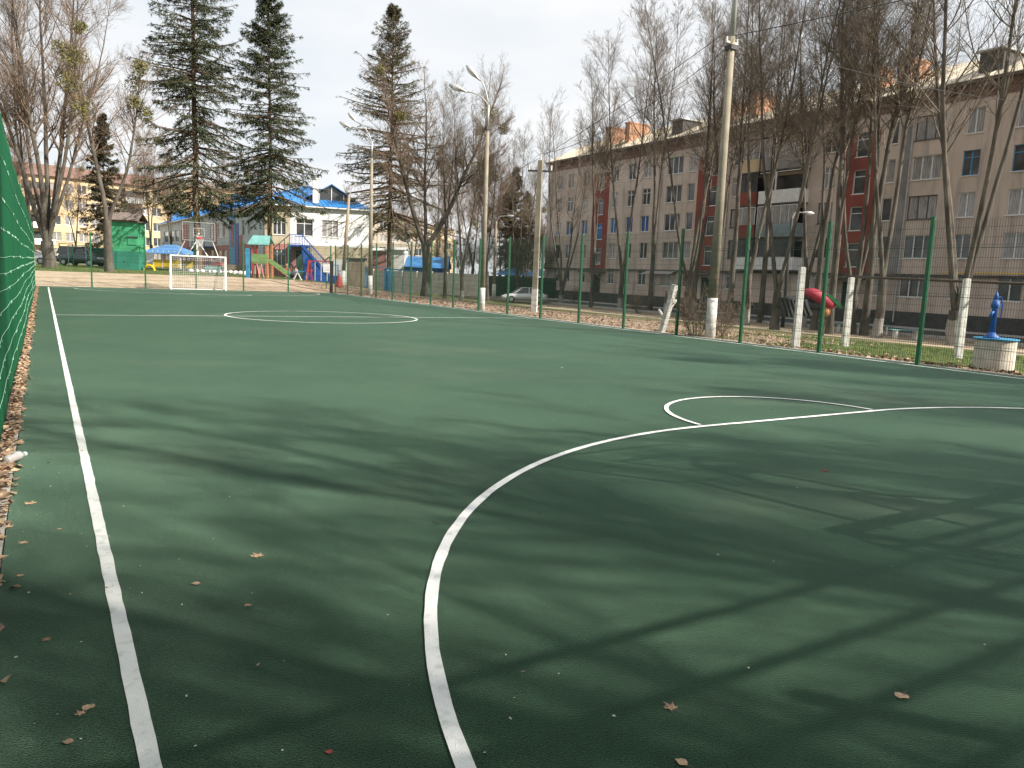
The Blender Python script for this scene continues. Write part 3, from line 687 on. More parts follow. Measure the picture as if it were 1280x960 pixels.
variant('firC', fir_tree(23, 31, 9.0, 6.5, .34, nb=380, sparse_top=.6, droop=.2), M_firbark, M_needleb)
variant('firD', fir_tree(24, 16, 3.4, 2.0, .18, nb=240), M_firbark, M_needleb)
def tree(k, x, y, label, s=1.0, rz=0.0, group=None, name='bare_tree', cat='tree', lean=(0, 0)):
    tri, bark, twig = VAR[k]; t = thing(name, label, cat, (x, y, G(x, y)-.02), rz, group); t.scale = (s, s, s)
    t.rotation_euler = (lean[0], lean[1], rz)
    link('trunk', tri[0], None, t); link('crown', tri[1], None, t)
    if tri[2]: link('mistletoe', tri[2], None, t)
    return t
def treep(k, px, py, label, **kw):
    x, y, z = ground(px, py); return tree(k, x, y, label, **kw)
def treez(k, px, z, label, **kw):
    x, y = at(px, 340, z)[:2]; return tree(k, x, y, label, **kw)
# -- right-hand row in front of the long block (left to right)
treep('lime4', 701, 380, 'many-stemmed bare tree nearest the left corner of the long brown block', s=.86, rz=.5)
treep('lime2', 775, 387, 'bare forked tree with mossy foot right of the first red stair panel', s=.98, rz=2.4)
treep('lime1', 812, 390, 'straight single-stemmed bare tree left of the leaning white post', s=1.0, rz=1.0)
treep('lime1', 893, 399, 'thin bare tree seen just right behind the tall concrete pole', s=.9, rz=2.0)
treep('lime1', 1017, 412, 'thin bare tree rising behind the red back of the bird figure', s=.92, rz=4.4)
treep('lime1', 1079, 419, 'thin dark bare tree right of the last red stair panel', s=1.0, rz=5.6)
treep('lime1', 739, 384, 'thin bare tree before the first red stair panel', s=.86, rz=3.0)
treep('lime3', 857, 396, 'thick dark bare tree just left of the tall concrete pole', s=1.02, rz=.2)
treep('lime2', 866, 393, 'slimmer bare tree right beside the thick dark one, left of the tall pole', s=.98, rz=4.1)
treep('lime1', 911, 402, 'thin pale bare tree immediately right of the tall concrete pole', s=.95, rz=3.3)
treep('lime2', 931, 406, 'dark bare tree behind the mesh fence post, left of the balconies', s=1.0, rz=5.2)
treep('lime1', 950, 403, 'slender bare tree below the red balconies', s=.97, rz=.4)
treep('lime3', 968, 412, 'stout ivy-dark bare tree behind the white post under the white balconies', s=.98, rz=1.9)
treep('lime2', 1003, 408, 'slim forked bare tree rising behind the bird figure', s=.9, rz=2.9)
treep('lime1', 1036, 417, 'reddish bare tree beside the bird figure head', s=.98, rz=.9)
treep('lime3', 1064, 417, 'bare tree with two crossing stems in front of the last red stair panel', s=.97, rz=3.8)
treep('lime2', 1096, 422, 'bare tree forking low between the two benches', s=1.0, rz=.15)
treep('lime4', 1190, 431, 'thickest bare tree of the row, splitting into spreading stems behind the rightmost white post', s=1.2, rz=.9)
tree('lime3', 38.5, 13.5, 'bare tree at the right picture edge, twigs hanging before the top windows', s=1.05, rz=2.2)
# -- centre
x, y, _ = ground(532, 364); x, y = at(532, 368, 70)[:2]
tree('vfork', x, y, 'big dark tree splitting into a wide V before the concrete wall', s=1.0, rz=-YAW)
x, y = at(556, 366, 73)[:2]; tree('lime1', x, y, 'thin bare tree leaning right of the big V-shaped tree', s=.8, rz=1.2)
x, y = at(577, 366, 68)[:2]; tree('lime2', x, y, 'bare V-forked tree with pale foot at the end of the concrete wall', s=.84, rz=.0-YAW)
x, y = at(608, 372, 74)[:2]; tree('hazy', x, y, 'brown twiggy tree leaning behind the double lamp post', s=.95, rz=.6)
x, y = at(646, 372, 82)[:2]; tree('lime3', x, y, 'bare many-stemmed tree behind the silver car', s=.78, rz=1.7)
for i, (px, z, s, k) in enumerate((*[(px_, 92+((px_*7) % 17), .36+.012*((px_*3) % 11), 'hazy') for px_ in range(548, 705, 12)], (590, 105, 1.0, 'hazy'), (625, 112, .95, 'hazy'), (655, 108, .85, 'lime4'), (545, 110, 1.0, 'hazy'), (515, 118, .95, 'hazy'), (685, 112, .70, 'hazy'), (670, 125, .7, 'hazy'), (605, 130, 1.0, 'hazy'), (430, 150, .9, 'hazy'), (405, 155, .9, 'hazy'), (575, 125, .9, 'lime3'), (640, 135, .9, 'lime4'))):
    x, y = at(px, 360, z)[:2]; tree(k, x, y, 'tall brown bare tree in the background beyond the concrete wall' if s > .6 else 'low brown bare tree far behind the dark sheet fence and concrete wall', s=s, rz=i*1.3, group='tall bare background trees beyond the wall' if s > .6 else 'low bare background trees beyond the wall')
x, y = at(486, 360, 88)[:2]; tree('firC', x, y, 'tallest thin spruce with brownish crown behind the pink and white shed', s=1.0, rz=.3, name='spruce_tree')
x, y = at(640, 360, 105)[:2]; tree('firD', x, y, 'dark brown conifer in the background above the blue tents', s=1.05, rz=.3, name='spruce_tree')
x, y = at(655, 360, 112)[:2]; tree('firD', x, y, 'smaller brown conifer beside the background one above the blue tents', s=.9, rz=2.3, name='spruce_tree')
# -- left
treez('firA', 247, 64.6, 'large green fir standing behind the far goal', s=1.0, rz=.5, name='fir_tree')
treez('firB', 338, 67, 'green fir with a bare lower trunk beside the playground slide', s=1.0, rz=1.5, name='fir_tree')
treez('oldbig', 62, 58.5, 'huge many-stemmed bare tree next to the green screen', s=1.0, rz=.4)
treez('lime2', 41, 62, 'dark bare tree partly hidden by the green screen', s=.95, rz=2.0)
treez('misty', 137, 54, 'bare tree full of mistletoe leaning beside the green booth', s=1.0, rz=-.45)
x, y = at(134, 332, 78)[:2]; tree('firD', x, y, 'narrow brownish evergreen behind the mistletoe tree', s=.95, rz=.2, name='spruce_tree')
x, y = at(190, 332, 100)[:2]; tree('hazy', x, y, 'pale brown bare tree between the green booth and the yellow block', s=.95, rz=1.0)
for i, (px, z, s) in enumerate(((22, 90, .8), (5, 75, .85), (95, 105, .75), (215, 115, .9), (290, 125, 1.0), (165, 95, .7), (-30, 80, 1.0))):
    x, y = at(px, 330, z)[:2]; tree('hazy', x, y, 'brown bare tree in front of the yellow block', s=s, rz=i*2.1+.4, group='bare trees before the yellow block')
# -- behind and right of the camera: these throw the soft shade over the near court
for i, (x, y, k, s) in enumerate(((8.0, -6.5, 'lime4', .70), (12, -9.5, 'lime2', .82), (17.5, -12, 'lime3', .82), (25, -8.5, 'misty', 1.12), (5.5, -13.5, 'lime3', .74), (29, -15, 'lime2', .92), (10.5, -11.5, 'hazy', .80), (15.5, -7.0, 'hazy', .62), (21, -13, 'hazy', .9))):
    tree(k, x, y, 'bare tree outside the near end of the court', s=s, rz=i*1.1+.3, group='bare trees behind the near end fence')

# bare shrub at the foot of the tall pole
def shrub(px, py, label, s=1.0, seed=3):
    rs = np.random.default_rng(seed); x, y, z = ground(px, py); n = 26
    az = rs.random(n)*2*pi; tl = rs.uniform(.1, .8, n); d = np.stack([np.sin(tl)*np.cos(az), np.sin(tl)*np.sin(az), np.cos(tl)], -1)
    P = np.zeros((n, 7, 3)); P[:, 0] = np.stack([np.cos(az)*.12, np.sin(az)*.12, np.zeros(n)-.05], -1); ln = rs.uniform(.8, 1.7, n)*s
    for j in range(1, 7): d = nrm(d+rs.normal(0, .1, (n, 3))+[0, 0, .03]); P[:, j] = P[:, j-1]+d*(ln/6)[:, None]
    R = np.full((n, 7), .010)*np.linspace(1, .4, 7)
    A = Acc(); V, Q = tubes_np(P, R, 4); A.add(V, Q)
    B, RB = spawn(rs, P, R, 9, .2, 1, 40, lambda t, p: .35*p, 4, up=.05, rmin=.0035); V, Q = tubes_np(B, RB, 3); C = Acc(); C.add(V, Q)
    B2, R2 = spawn(rs, B, RB, 5, .1, 1, 40, lambda t, p: .5*p, 3, rmin=.0028); V, Q = tubes_np(B2, R2, 3); C.add(V, Q)
    t = thing('bare_shrub', label, 'shrub', (x, y, z)); link('stems', A.mesh('stems'), M_twig, t); link('twigs', C.mesh('twigs'), M_twigw, t)
shrub(869, 420, 'leafless shrub at the foot of the tall concrete pole', 1.0, 3)
shrub(897, 421, 'small leafless shrub right of the tall concrete pole', .75, 4)
for i, (px, py) in enumerate(((798, 392), (715, 378))):
    shrub(px, py, ('low bare bush under the ground floor windows', 'scrubby bush near the entrance canopy')[i], 1.1, 8+i)

# ================================================================== BUILDINGS
def rzd(d): return atan2(d[1], d[0])
def facade(parent, name, mat, L_, z0, z1, openings, loc, rz, depth=.16, thick=.3, u0=0.0):
    """wall sheet in local x/z with real openings and reveals; outward is -y"""
    xs = sorted(set([u0, L_]+[round(v, 3) for o in openings for v in o[:2]])); zs = sorted(set([z0, z1]+[round(v, 3) for o in openings for v in o[2:4]]))
    V = []; F = []; vid = {}
    def v(x, y, z):
        k = (x, y, z)
        if k not in vid: vid[k] = len(V); V.append(k)
        return vid[k]
    ops = [[round(a, 3) for a in o[:4]] for o in openings]
    for i in range(len(xs)-1):
        for j in range(len(zs)-1):
            cx, cz = (xs[i]+xs[i+1])/2, (zs[j]+zs[j+1])/2
            if any(o[0] < cx < o[1] and o[2] < cz < o[3] for o in ops): continue
            F.append((v(xs[i], 0, zs[j]), v(xs[i+1], 0, zs[j]), v(xs[i+1], 0, zs[j+1]), v(xs[i], 0, zs[j+1])))
    for a, b, c, d in ops:
        F += [(v(a, 0, c), v(a, 0, d), v(a, depth, d), v(a, depth, c)), (v(b, 0, d), v(b, 0, c), v(b, depth, c), v(b, depth, d)),
              (v(a, 0, d), v(b, 0, d), v(b, depth, d), v(a, depth, d)), (v(b, 0, c), v(a, 0, c), v(a, depth, c), v(b, depth, c))]
    me = bpy.data.meshes.new(name); me.from_pydata(V, [], F); me.update()
    return link(name, me, mat, parent, loc, rz)
WIN = {}
def window(parent, loc, rz, wd, ht, leaves=2, frame=None, glass=None, sill=True, transom=False, depth=.16, name='window'):
    frame = frame or M_frame; glass = glass or M_glass; k = (round(wd, 2), round(ht, 2), leaves, frame.name, sill, transom, depth)
    if k not in WIN:
        mb = MB(); y0, y1 = depth-.07, depth-.01; fw = .055
        mb.box(0, wd, y0, y1, 0, fw); mb.box(0, wd, y0, y1, ht-fw, ht); mb.box(0, fw, y0, y1, fw, ht-fw); mb.box(wd-fw, wd, y0, y1, fw, ht-fw)
        for i in range(1, leaves): x = wd*i/leaves; mb.box(x-fw*.75, x+fw*.75, y0, y1, fw, ht-fw)
        if transom: mb.box(fw, wd-fw, y0-.003, y1-.003, ht*.72-.03, ht*.72+.03)
        fm = mb.mesh('window'); fm.materials.append(frame)
        pm = MB().box(.03, wd-.03, depth-.042, depth-.034, .03, ht-.03).mesh('pane')
        sm = MB().box(-.05, wd+.05, -.06, depth-.07, -.045, -.002).mesh('sill')
        WIN[k] = (fm, pm, sm)
    fm, pm, sm = WIN[k]
    o = link(name, fm, None, parent, loc, rz)
    kk = (k, glass.name)
    if kk not in WIN: c = pm.copy(); c.materials.clear(); c.materials.append(glass); WIN[kk] = c
    link('pane', WIN[kk], None, o)
    if sill:
        if not sm.materials: sm.materials.append(M_white if frame is not M_framed else M_ledge)
        link('sill', sm, None, o)
    return o

def apartment():
    O = (51.5, 79.0); d = (0.0, -1.0); zb = -.9; rz = rzd(d); Ln = 76.0
    t = thing('apartment_building', 'long five-storey brown rendered block with red stair panels behind the row of bare trees', 'building', (O[0], O[1], zb))
    U = lambda Y: O[1]-Y
    LV = [1.2+2.67*k-zb for k in range(5)]; WH = 1.6
    cols = [(77.2, 76.1, 1), (75.0, 73.9, 2), (72.0, 70.9, 2), (66.7, 65.7, 2), (64.1, 63.0, 2), (61.7, 60.5, 2), (58.2, 56.0, 3), (55.2, 54.3, 1),
            (49.6, 48.4, 2), (40.5, 39.2, 2), (35.1, 34.35, 1), (33.1, 31.0, 3), (29.6, 28.5, 2), (26.5, 25.0, 2), (22.9, 21.6, 2), (18.5, 16.4, 3), (13.5, 12.2, 2), (9.0, 7.5, 2)]
    stairs = [(70.0, 67.2, 69.15, 68.05), (53.9, 50.4, 52.5, 51.3), (38.5, 35.7, 37.6, 36.6), (21.0, 18.9, 20.4, 19.5)]
    ops = []; wins = []
    for c0, c1, nl in cols:
        for k, z in enumerate(LV): ops.append((U(c0), U(c1), z, z+WH)); wins.append((U(c0), U(c1)-U(c0), z, nl, k, c0))
    sw = []
    for a, b, c, e in stairs:
        for k in range(4): z = 3.25+2.67*k-zb; sw.append((U(c), U(e), z, z+1.75, k, a))
    doors = [(U(c)-.1, U(e)+.1, 1.02, 3.05) for a, b, c, e in stairs]
    stair_ops = [(s[0], s[1], s[2], s[3]) for s in sw]
    # wall split by height: plinth, ground floor, upper wall (openings shared)
    facade(t, 'plinth', M_plinth, Ln, 0, 1.06, [], (-.06, 0, 0), rz)
    zg = 3.45
    facade(t, 'wall', M_wallB, Ln, 1.06, 15.1, ops+stair_ops+[(a, b, 1.06, z1) for a, b, z0, z1 in doors], (0, 0, 0), rz)
    for u, wd, z, nl, k, c0 in wins:
        r = random.random(); gl = M_glass if r < .55 else M_glassc; fr = M_frame
        if k == 1 and c0 in (66.7, 64.1, 61.7): pass
        if k == 2 and c0 in (66.7, 64.1, 61.7): gl = M_glassb
        if k == 4 and c0 == 33.1: fr = M_framed; gl = M_glassc
        if (k == 3 and c0 == 29.6) or (k == 3 and c0 == 26.5): fr = M_frameb; gl = M_glass
        if k == 2 and c0 in (40.5, 49.6, 33.1): fr = M_framed
        if k == 1 and c0 == 49.6: fr = M_framed
        o = window(t, (0, -u, z), rz, wd, WH, nl, fr, gl, transom=(k in (0, 3) and nl == 2))
        if gl is M_glassb: o['label'] = 'window glazed bright blue'
    for a, b, c, e in stairs:
        # red panel stands 4 cm proud, with openings round the stair windows
        so_ = [(U(c), U(e), s[2], s[3]) for s in sw if s[5] == a]
        p = facade(t, 'stair_panel', M_red, U(b), 2.35-zb+.4, 12.95-zb, so_, (-.04, 0, 0), rz, depth=.04, u0=U(a)); 
        MB().box(U(a), U(a)+.003, 0, .04, 2.75-zb, 12.95-zb).box(U(b)-.003, U(b), 0, .04, 2.75-zb, 12.95-zb).build('panel_edge', M_red, t, (-.04, 0, 0), rz)
    for u0, u1, z0, z1, k, a in sw:
        gl = M_glassb if (a == 70.0 and k == 1) else M_glass
        window(t, (0, -u0, z0), rz, u1-u0, z1-z0, 1, M_frame, gl, transom=True)
    for i, (a, b, z0, z1) in enumerate(doors):
        dd = MB().box(a+.05, b-.05, .10, .15, 1.0, z1-.05).build('door', M_dkgrn if i else M_dark, t, (0, 0, 0), rz)
        MB().box(b-.2, b-.16, .06, .10, 1.9, 2.05).build('handle', M_steel, dd)
        cn = MB().box(a-.9, b+.9, -1.5, 0, 3.25, 3.37).build('canopy', M_ledge, t, (0, 0, 0), rz)
        sg = MB()
        for sx in (a-.7, b+.7): sg.bar((sx, -1.4, 3.25), (sx, -.05, 2.3), .06)
        sg.build('strut', M_steel, cn)
    # small sheet canopy over ground floor balcony window
    MB().poly([(U(60.0), -.9, 3.25), (U(55.9), -.9, 3.25), (U(55.9), 0, 3.6), (U(60.0), 0, 3.6)], (0, 0, .04)).build('window_hood', M_steel, t, (0, 0, 0), rz)
    MB().box(0, Ln, -.22, 0, 3.52, 3.68).build('ledge', M_ledge, t, (0, 0, 0), rz)
    for yy in (34.1,): MB().box(U(yy), U(yy)+.85, -.03, .0, 3.7, 14.0).build('repair_strip', M_greyw, t, (0, 0, 0), rz)
    for yy in (78.3, 59.0, 33.2, 50.0): MB().tube([(U(yy), -.12, 14.9), (U(yy), -.10, 14.4), (U(yy), -.10, .3)], .055, 8).build('downpipe', M_steel, t, (0, 0, 0), rz)
    # cornice of stepped bricks, eave slab, roof
    MB().box(0, Ln, -.06, .3, 14.95, 15.35).box(0, Ln, -.13, .3, 15.352, 15.6).box(0, Ln, -.20, .3, 15.602, 15.85).build('cornice', M_brickc, t, (0, 0, 0), rz)
    cb = MB()
    for i in range(int(Ln/.5)): cb.box(i*.5+.05, i*.5+.3, -.19, -.132, 15.40, 15.58)
    cb.build('cornice_bricks', M_brickc, t, (0, 0, 0), rz, kind='stuff')
    MB().box(-.3, Ln+.3, -.55, .4, 15.86, 16.0).build('eave', M_ledge, t, (0, 0, 0), rz)
    rf = MB(); rf.poly([(-.35, -.6, 16.01), (Ln+.35, -.6, 16.01), (Ln+.35, 6.2, 19.1), (-.35, 6.2, 19.1)], (0, 0, .05)); rf.poly([(Ln+.35, 13, 16.01), (-.35, 13, 16.01), (-.35, 6.2, 19.1), (Ln+.35, 6.2, 19.1)], (0, 0, .05))
    rf.poly([(-.02, 0, 16), (-.02, 6.2, 19), (-.02, 12.4, 16)]); rf.poly([(Ln, 0, 16), (Ln, 12.4, 16), (Ln, 6.2, 19)])
    roof = rf.build('roof', M_roofc, t, (0, 0, 0), rz)
    rb = MB()
    for i in range(int(Ln/1.1)): x = i*1.1; rb.bar((x, -.6, 16.09), (x, 6.1, 19.14), .05, .05)
    rb.build('roof_ribs', M_roofc, roof, kind='stuff')
    for yy in (70.0, 66.6, 52.9, 49.4, 38.6, 35.7, 19.0):
        ch = MB().box(U(yy), U(yy)+.75, 1.2, 3.9, 16.3, 18.9).box(U(yy)-.06, U(yy)+.81, 1.14, 3.96, 18.9, 19.05).build('chimney', M_chim, roof)
    for yy in (58.6, 29.6):
        MB().box(U(yy), U(yy)+1.5, .6, 3.0, 16.3, 17.9).build('dormer', M_plinth, roof); MB().box(U(yy)-.15, U(yy)+1.65, .3, 3.2, 17.9, 18.0).build('dormer_roof', M_steel, roof)
    # end walls and back
    MB().box(-.25, 0, .0, 12.4, 0, 15.86).build('end_wall', M_wallB, t, (0, 0, 0), rz); MB().box(Ln, Ln+.25, 0, 12.4, 0, 15.86).build('end_wall', M_wallB, t, (0, 0, 0), rz)
    MB().box(0, Ln, 12.1, 12.4, 0, 15.86).build('back_wall', M_wallB, t, (0, 0, 0), rz); MB().box(0, Ln, .35, .45, 0, 15.8).build('inner_wall', M_plinth, t, (0, 0, 0), rz)
    # balconies: two columns
    spec = {0: None}
    M_par = {('L', 1): M_white, ('L', 2): M_red, ('L', 3): M_red, ('L', 4): M_yellow, ('R', 1): M_white, ('R', 2): M_gblue, ('R', 3): M_white, ('R', 4): M_greyw}
    for side, ya, yb in (('L', 47.9, 45.75), ('R', 45.55, 41.5)):
        for k in (1, 2, 3, 4):
            z = 1.2+2.67*k-zb-.95; u0, u1 = U(ya), U(yb); dp = 1.15
            mt = M_par[(side, k)]
            bl = MB().box(u0, u1, -dp, 0, z-.12, z).build('balcony', M_ledge, t, (0, 0, 0), rz)
            pr = MB().box(u0, u1, -dp, -dp+.05, z, z+1.02).box(u0, u0+.05, -dp+.05, 0, z, z+1.02).box(u1-.05, u1, -dp+.05, 0, z, z+1.02)
            po = pr.build('parapet', mt, bl)
            fr = MB(); n = 3 if side == 'L' else 5
            if k != 3 or side == 'L':
                for i in range(n+1): x = u0+(u1-u0)*i/n; x = min(max(x, u0+.03), u1-.03); fr.box(x-.025, x+.025, -dp+.003, -dp+.047, z+1.02, z+2.42)
                fr.box(u0, u1, -dp, -dp+.05, z+2.42, z+2.48); fr.build('glazing_bar', M_frame if (k+n) % 2 else M_framed, bl)
                MB().box(u0+.03, u1-.03, -dp+.02, -dp+.028, z+1.03, z+2.42).build('pane', M_glass if (k % 2) else M_glassc, bl)
            else:
                fr.box(u0+1.6, u0+1.75, -dp+.003, -dp+.047, z+1.02, z+2.42); fr.box(u0, u1, -dp, -dp+.05, z+2.42, z+2.48); fr.build('glazing_bar', M_frame, bl)
            MB().box(u0+.2, u1-.2, .01-.02, .0-.004, z+.1, z+2.3).build('balcony_door', M_glass, bl)
        z = 1.2+2.67*4-zb+1.65; MB().box(U(ya)-.1, U(yb)+.1, -1.3, 0, z, z+.08).build('balcony_roof', M_ledge, t, (0, 0, 0), rz)
    # gas pipe along the ground floor
    MB().tube([(U(30.0), -.30, 3.85), (U(24.6), -.30, 3.82), (U(10), -.30, 3.80)], .035, 6).build('gas_pipe', M_yel, t, (0, 0, 0), rz)
apartment()

def kindergarten():
    A = np.array([19.35, 84.3]); B = np.array([30.2, 81.9]); C_ = np.array([16.4, 150.0]); zb = .2
    t = thing('kindergarten_building', 'two-storey kindergarten with bright blue roof, white end wall and grey side wall', 'building', (A[0], A[1], zb))
    H = 8.15-zb; d1 = (B-A)/np.linalg.norm(B-A); L1 = np.linalg.norm(B-A); d2 = (A-C_)/np.linalg.norm(A-C_); L2 = np.linalg.norm(A-C_)
    r1, r2 = rzd(d1), rzd(d2); o2 = (C_[0]-A[0], C_[1]-A[1], 0)
    def W1(px, py): u, z = on_line(px, py, A, d1); return u, z-zb
    def W2(px, py): u, z = on_line(px, py, C_, d2); return u, z-zb
    # end face (towards the court)
    ups = [(W1(341, 285)[0], W1(357, 285)[0]), (W1(370, 285)[0], W1(391, 285)[0]), (W1(402, 285)[0], W1(422.5, 285)[0])]
    z2a, z2b = 5.0-zb, 6.8-zb; z1a, z1b = 1.75-zb, 3.45-zb
    dr = (W1(370, 330)[0], W1(381, 330)[0])
    zm = 4.05-zb; um = W1(363, 300)[0]; uk = W1(383, 330)[0]
    facade(t, 'upper_wall_tan', M_ktan, um, zm, H, [(*ups[0], z2a, z2b)], (0, 0, 0), r1)
    facade(t, 'upper_wall', M_kwhite, L1, zm, H, [(*u, z2a, z2b) for u in ups[1:]], (0, 0, 0), r1, u0=um)
    facade(t, 'lower_wall_rose', M_kpink, uk, -.3, zm, [(*ups[0], z1a, z1b), (*dr, .2, z1b)], (0, 0, 0), r1)
    facade(t, 'lower_wall', M_ktan, L1, -.3, zm, [], (0, 0, 0), r1, u0=uk)
    def loc1(u, z): return (d1[0]*u, d1[1]*u, z)
    for i, u in enumerate(ups): window(t, loc1(u[0], z2a), r1, u[1]-u[0], z2b-z2a, 3 if i != 1 else 2, transom=True, glass=(M_glass, M_glass, M_glassc)[i], depth=.16)
    window(t, loc1(ups[0][0], z1a), r1, ups[0][1]-ups[0][0], z1b-z1a, 3, transom=True, glass=M_glass)
    MB().box(dr[0]+.02, dr[1]-.02, .1, .15, .2, z1b-.02).build('door', M_dkgrn, t, (0, 0, 0), r1)
    # side face (long, recedes)
    wl = []
    for xa, xb in ((205, 210), (213, 217), (219, 223), (226, 230), (232, 236), (262, 267), (272, 276.5), (278.5, 283), (302.5, 306.5), (309.5, 314)):
        wl.append((W2(xa, 290)[0], W2(xb, 290)[0]))
    ops = [(a, b, z2a, z2b) for a, b in wl]+[(a, b, z1a, z1b) for a, b in wl]
    facade(t, 'side_wall_upper', M_kgrey, L2, zm, H, [o for o in ops if o[2] > zm], o2, r2)
    facade(t, 'side_wall_lower', M_kpink, L2, -.3, zm, [o for o in ops if o[2] < zm], o2, r2)
    for a, b, z0, z1 in ops: window(t, (o2[0]+d2[0]*a, o2[1]+d2[1]*a, z0), r2, b-a, z1-z0, 2, transom=True, glass=M_glassc if random.random() < .5 else M_glass)
    def strip2(xa, xb, za, zb_, m, nm, out=.06):
        ua, ub = W2(xa, 300)[0], W2(xb, 300)[0]; MB().box(ua, ub, -out, -.004, za, zb_).build(nm, m, t, o2, r2)
    strip2(287, 294.5, -.2, H-.1, M_sky, 'painted_pier'); strip2(289.3, 292.6, 3.6, 6.8, M_kpink, 'painted_panel', .09)
    strip2(295, 298.5, -.2, 6.3, M_blue, 'painted_pier'); strip2(299.5, 303, -.2, 4.9, M_kpink, 'painted_pier')
    strip2(228, 236, 3.7, 7.3, M_kpink, 'painted_panel'); strip2(267, 271, 4.0, 6.8, M_kpink, 'painted_panel')
    strip2(323, 330, -.2, H-.1, M_kgrey, 'corner_pier')
    for xa, xb in ((216, 224), (254, 270)):
        ua, ub = W2(xa, 300)[0], W2(xb, 300)[0]
        pl = MB().box(ua, ub, -1.5, 0, 3.5, 3.65).build('landing', M_blue, t, o2, r2)
        st = MB(); st.bar((ua, -1.4, 3.5), (ua-2.5, -1.4, .1), .25, .1); st.bar((ua, -1.4, 4.6), (ua-2.5, -1.4, 1.2), .06)
        for k in range(6): st.bar((ua+(ub-ua)*k/5, -1.45, 3.65), (ua+(ub-ua)*k/5, -1.45, 4.7), .05)
        st.box(ua, ub, -1.5, -1.42, 4.7, 4.76); st.build('stair', M_blue, pl)
    # roof: blue hip with pale gutter; small gable dormers on the side
    q = lambda P, z: (P[0]-A[0], P[1]-A[1], z)
    n1 = np.array([d1[1], -d1[0]]); n2 = np.array([d2[1], -d2[0]])
    D_ = B+(C_-A)*.999; ov = .5
    a = A+n1*ov+n2*ov; b = B+n1*ov-n2*ov; c = C_+n2*ov; dd = D_-n2*ov
    w2 = np.linalg.norm(B-A)/2; r_a = A+(B-A)*.58-d2*6.0; r_b = C_+(B-A)*.5-d2*2.0+d2*6
    zr = 10.9-zb; ze = H+.02
    rf = MB(); rf.poly([q(a, ze), q(b, ze), q(r_a, zr)]); rf.poly([q(c, ze), q(a, ze), q(r_a, zr), q(r_b, zr)]); rf.poly([q(b, ze), q(dd, ze), q(r_b, zr), q(r_a, zr)]); rf.poly([q(dd, ze), q(c, ze), q(r_b, zr)])
    roof = rf.build('roof', M_blueroof, t)
    MB().poly([q(a, ze-.14), q(b, ze-.14), q(dd, ze-.14), q(c, ze-.14)], (0, 0, .12)).build('eave', M_white, t)
    seam = MB()
    for k in range(1, 22):
        f = k/22; p = Vector(q(a, ze+.03)).lerp(Vector(q(b, ze+.03)), f); e = Vector(q(r_a, zr+.03)); g = min(f, 1-f)*1.7+.05
        seam.bar(p, p.lerp(e, .92), .03, .03)
    for k in range(1, 60):
        f = k/60; p = Vector(q(c, ze+.03)).lerp(Vector(q(a, ze+.03)), f); e = Vector(q(r_b, zr+.03)).lerp(Vector(q(r_a, zr+.03)), f); seam.bar(p, e, .03, .03)
    seam.build('roof_seams', M_blueroof, roof, kind='stuff')
    for xp, s in ((291, .85), (278, .5), (214, .8), (240, .5)):
        u, z = W2(xp, 262); x0 = C_[0]-A[0]+d2[0]*u-n2[0]*.1; y0 = C_[1]-A[1]+d2[1]*u-n2[1]*.1
        gm = MB(); gm.poly([(-1.5*s, 0, ze-.1), (1.5*s, 0, ze-.1), (0, 0, ze+2.0*s)], (0, .06, 0)); gm.poly([(-1.7*s, -.2, ze-.15), (0, -.2, ze+2.15*s), (0, 3*s, ze+2.15*s), (-1.7*s, 3*s, ze-.15)], (0, 0, .05)); gm.poly([(0, -.2, ze+2.15*s), (1.7*s, -.2, ze-.15), (1.7*s, 3*s, ze-.15), (0, 3*s, ze+2.15*s)], (0, 0, .05))
        gm.build('dormer', M_blueroof, t, (x0, y0, 0), r2)
    u, z = W1(395, 250)
    MB().box(u-.30, u+.30, .5, 1.1, H+.2, 11.1-zb).box(u-.34, u+.34, .46, 1.14, 11.1-zb, 11.2-zb).build('white_chimney', M_white, t, (0, 0, 0), r1)
    # front roof dormer with glazed triangle
    gm = MB(); u = 7.0; gm.poly([(u-3.0, 1.5, H+.6), (u+3.0, 1.5, H+.6), (u, 1.5, H+2.35)], (0, .05, 0)); gb = gm.build('front_gable', M_glass, t, (0, 0, 0), r1)
    gr = MB(); gr.poly([(u-3.5, 1.2, H+.45), (u, 1.2, H+2.55), (u, 6, H+2.55), (u-3.5, 6, H+.45)], (0, 0, .08)); gr.poly([(u, 1.2, H+2.55), (u+3.5, 1.2, H+.45), (u+3.5, 6, H+.45), (u, 6, H+2.55)], (0, 0, .08)); gr.build('gable_roof', M_blueroof, t, (0, 0, 0), r1)
    MB().bar((u, 1.45, H+.6), (u, 1.45, H+2.3), .08).bar((u-1.3, 1.45, H+.6), (u-1.3, 1.45, H+1.6), .06).bar((u+1.3, 1.45, H+.6), (u+1.3, 1.45, H+1.6), .06).build('gable_mullion', M_white, gb)
    # back walls so the block is solid
    MB().poly([q(B, -.3), q(D_, -.3), q(D_, H), q(B, H)], (-.1, 0, 0)).poly([q(D_, -.3), q(C_, -.3), q(C_, H), q(D_, H)]).build('rear_wall', M_kgrey, t)
    ii = [A-n1*.4-n2*.4, B-n1*.4+n2*.4, D_+n2*.4, C_-n2*.4]
    MB().poly([q(p, -.2) for p in ii], (0, 0, H)).build('inner_wall', M_plinth, t)
    # blue balcony and outside stair on the end face
    ub0, ub1 = W1(363, 300)[0]-.1, W1(386, 300)[0]; zz = 3.95-zb
    bal = MB().box(ub0, ub1, -1.7, 0, zz-.15, zz).build('balcony', M_blue, t, (0, 0, 0), r1)
    rl = MB()
    for k in range(9): x = ub0+(ub1-ub0-.9)*k/8; rl.bar((x, -1.66, zz), (x, -1.66, zz+1.1), .045)
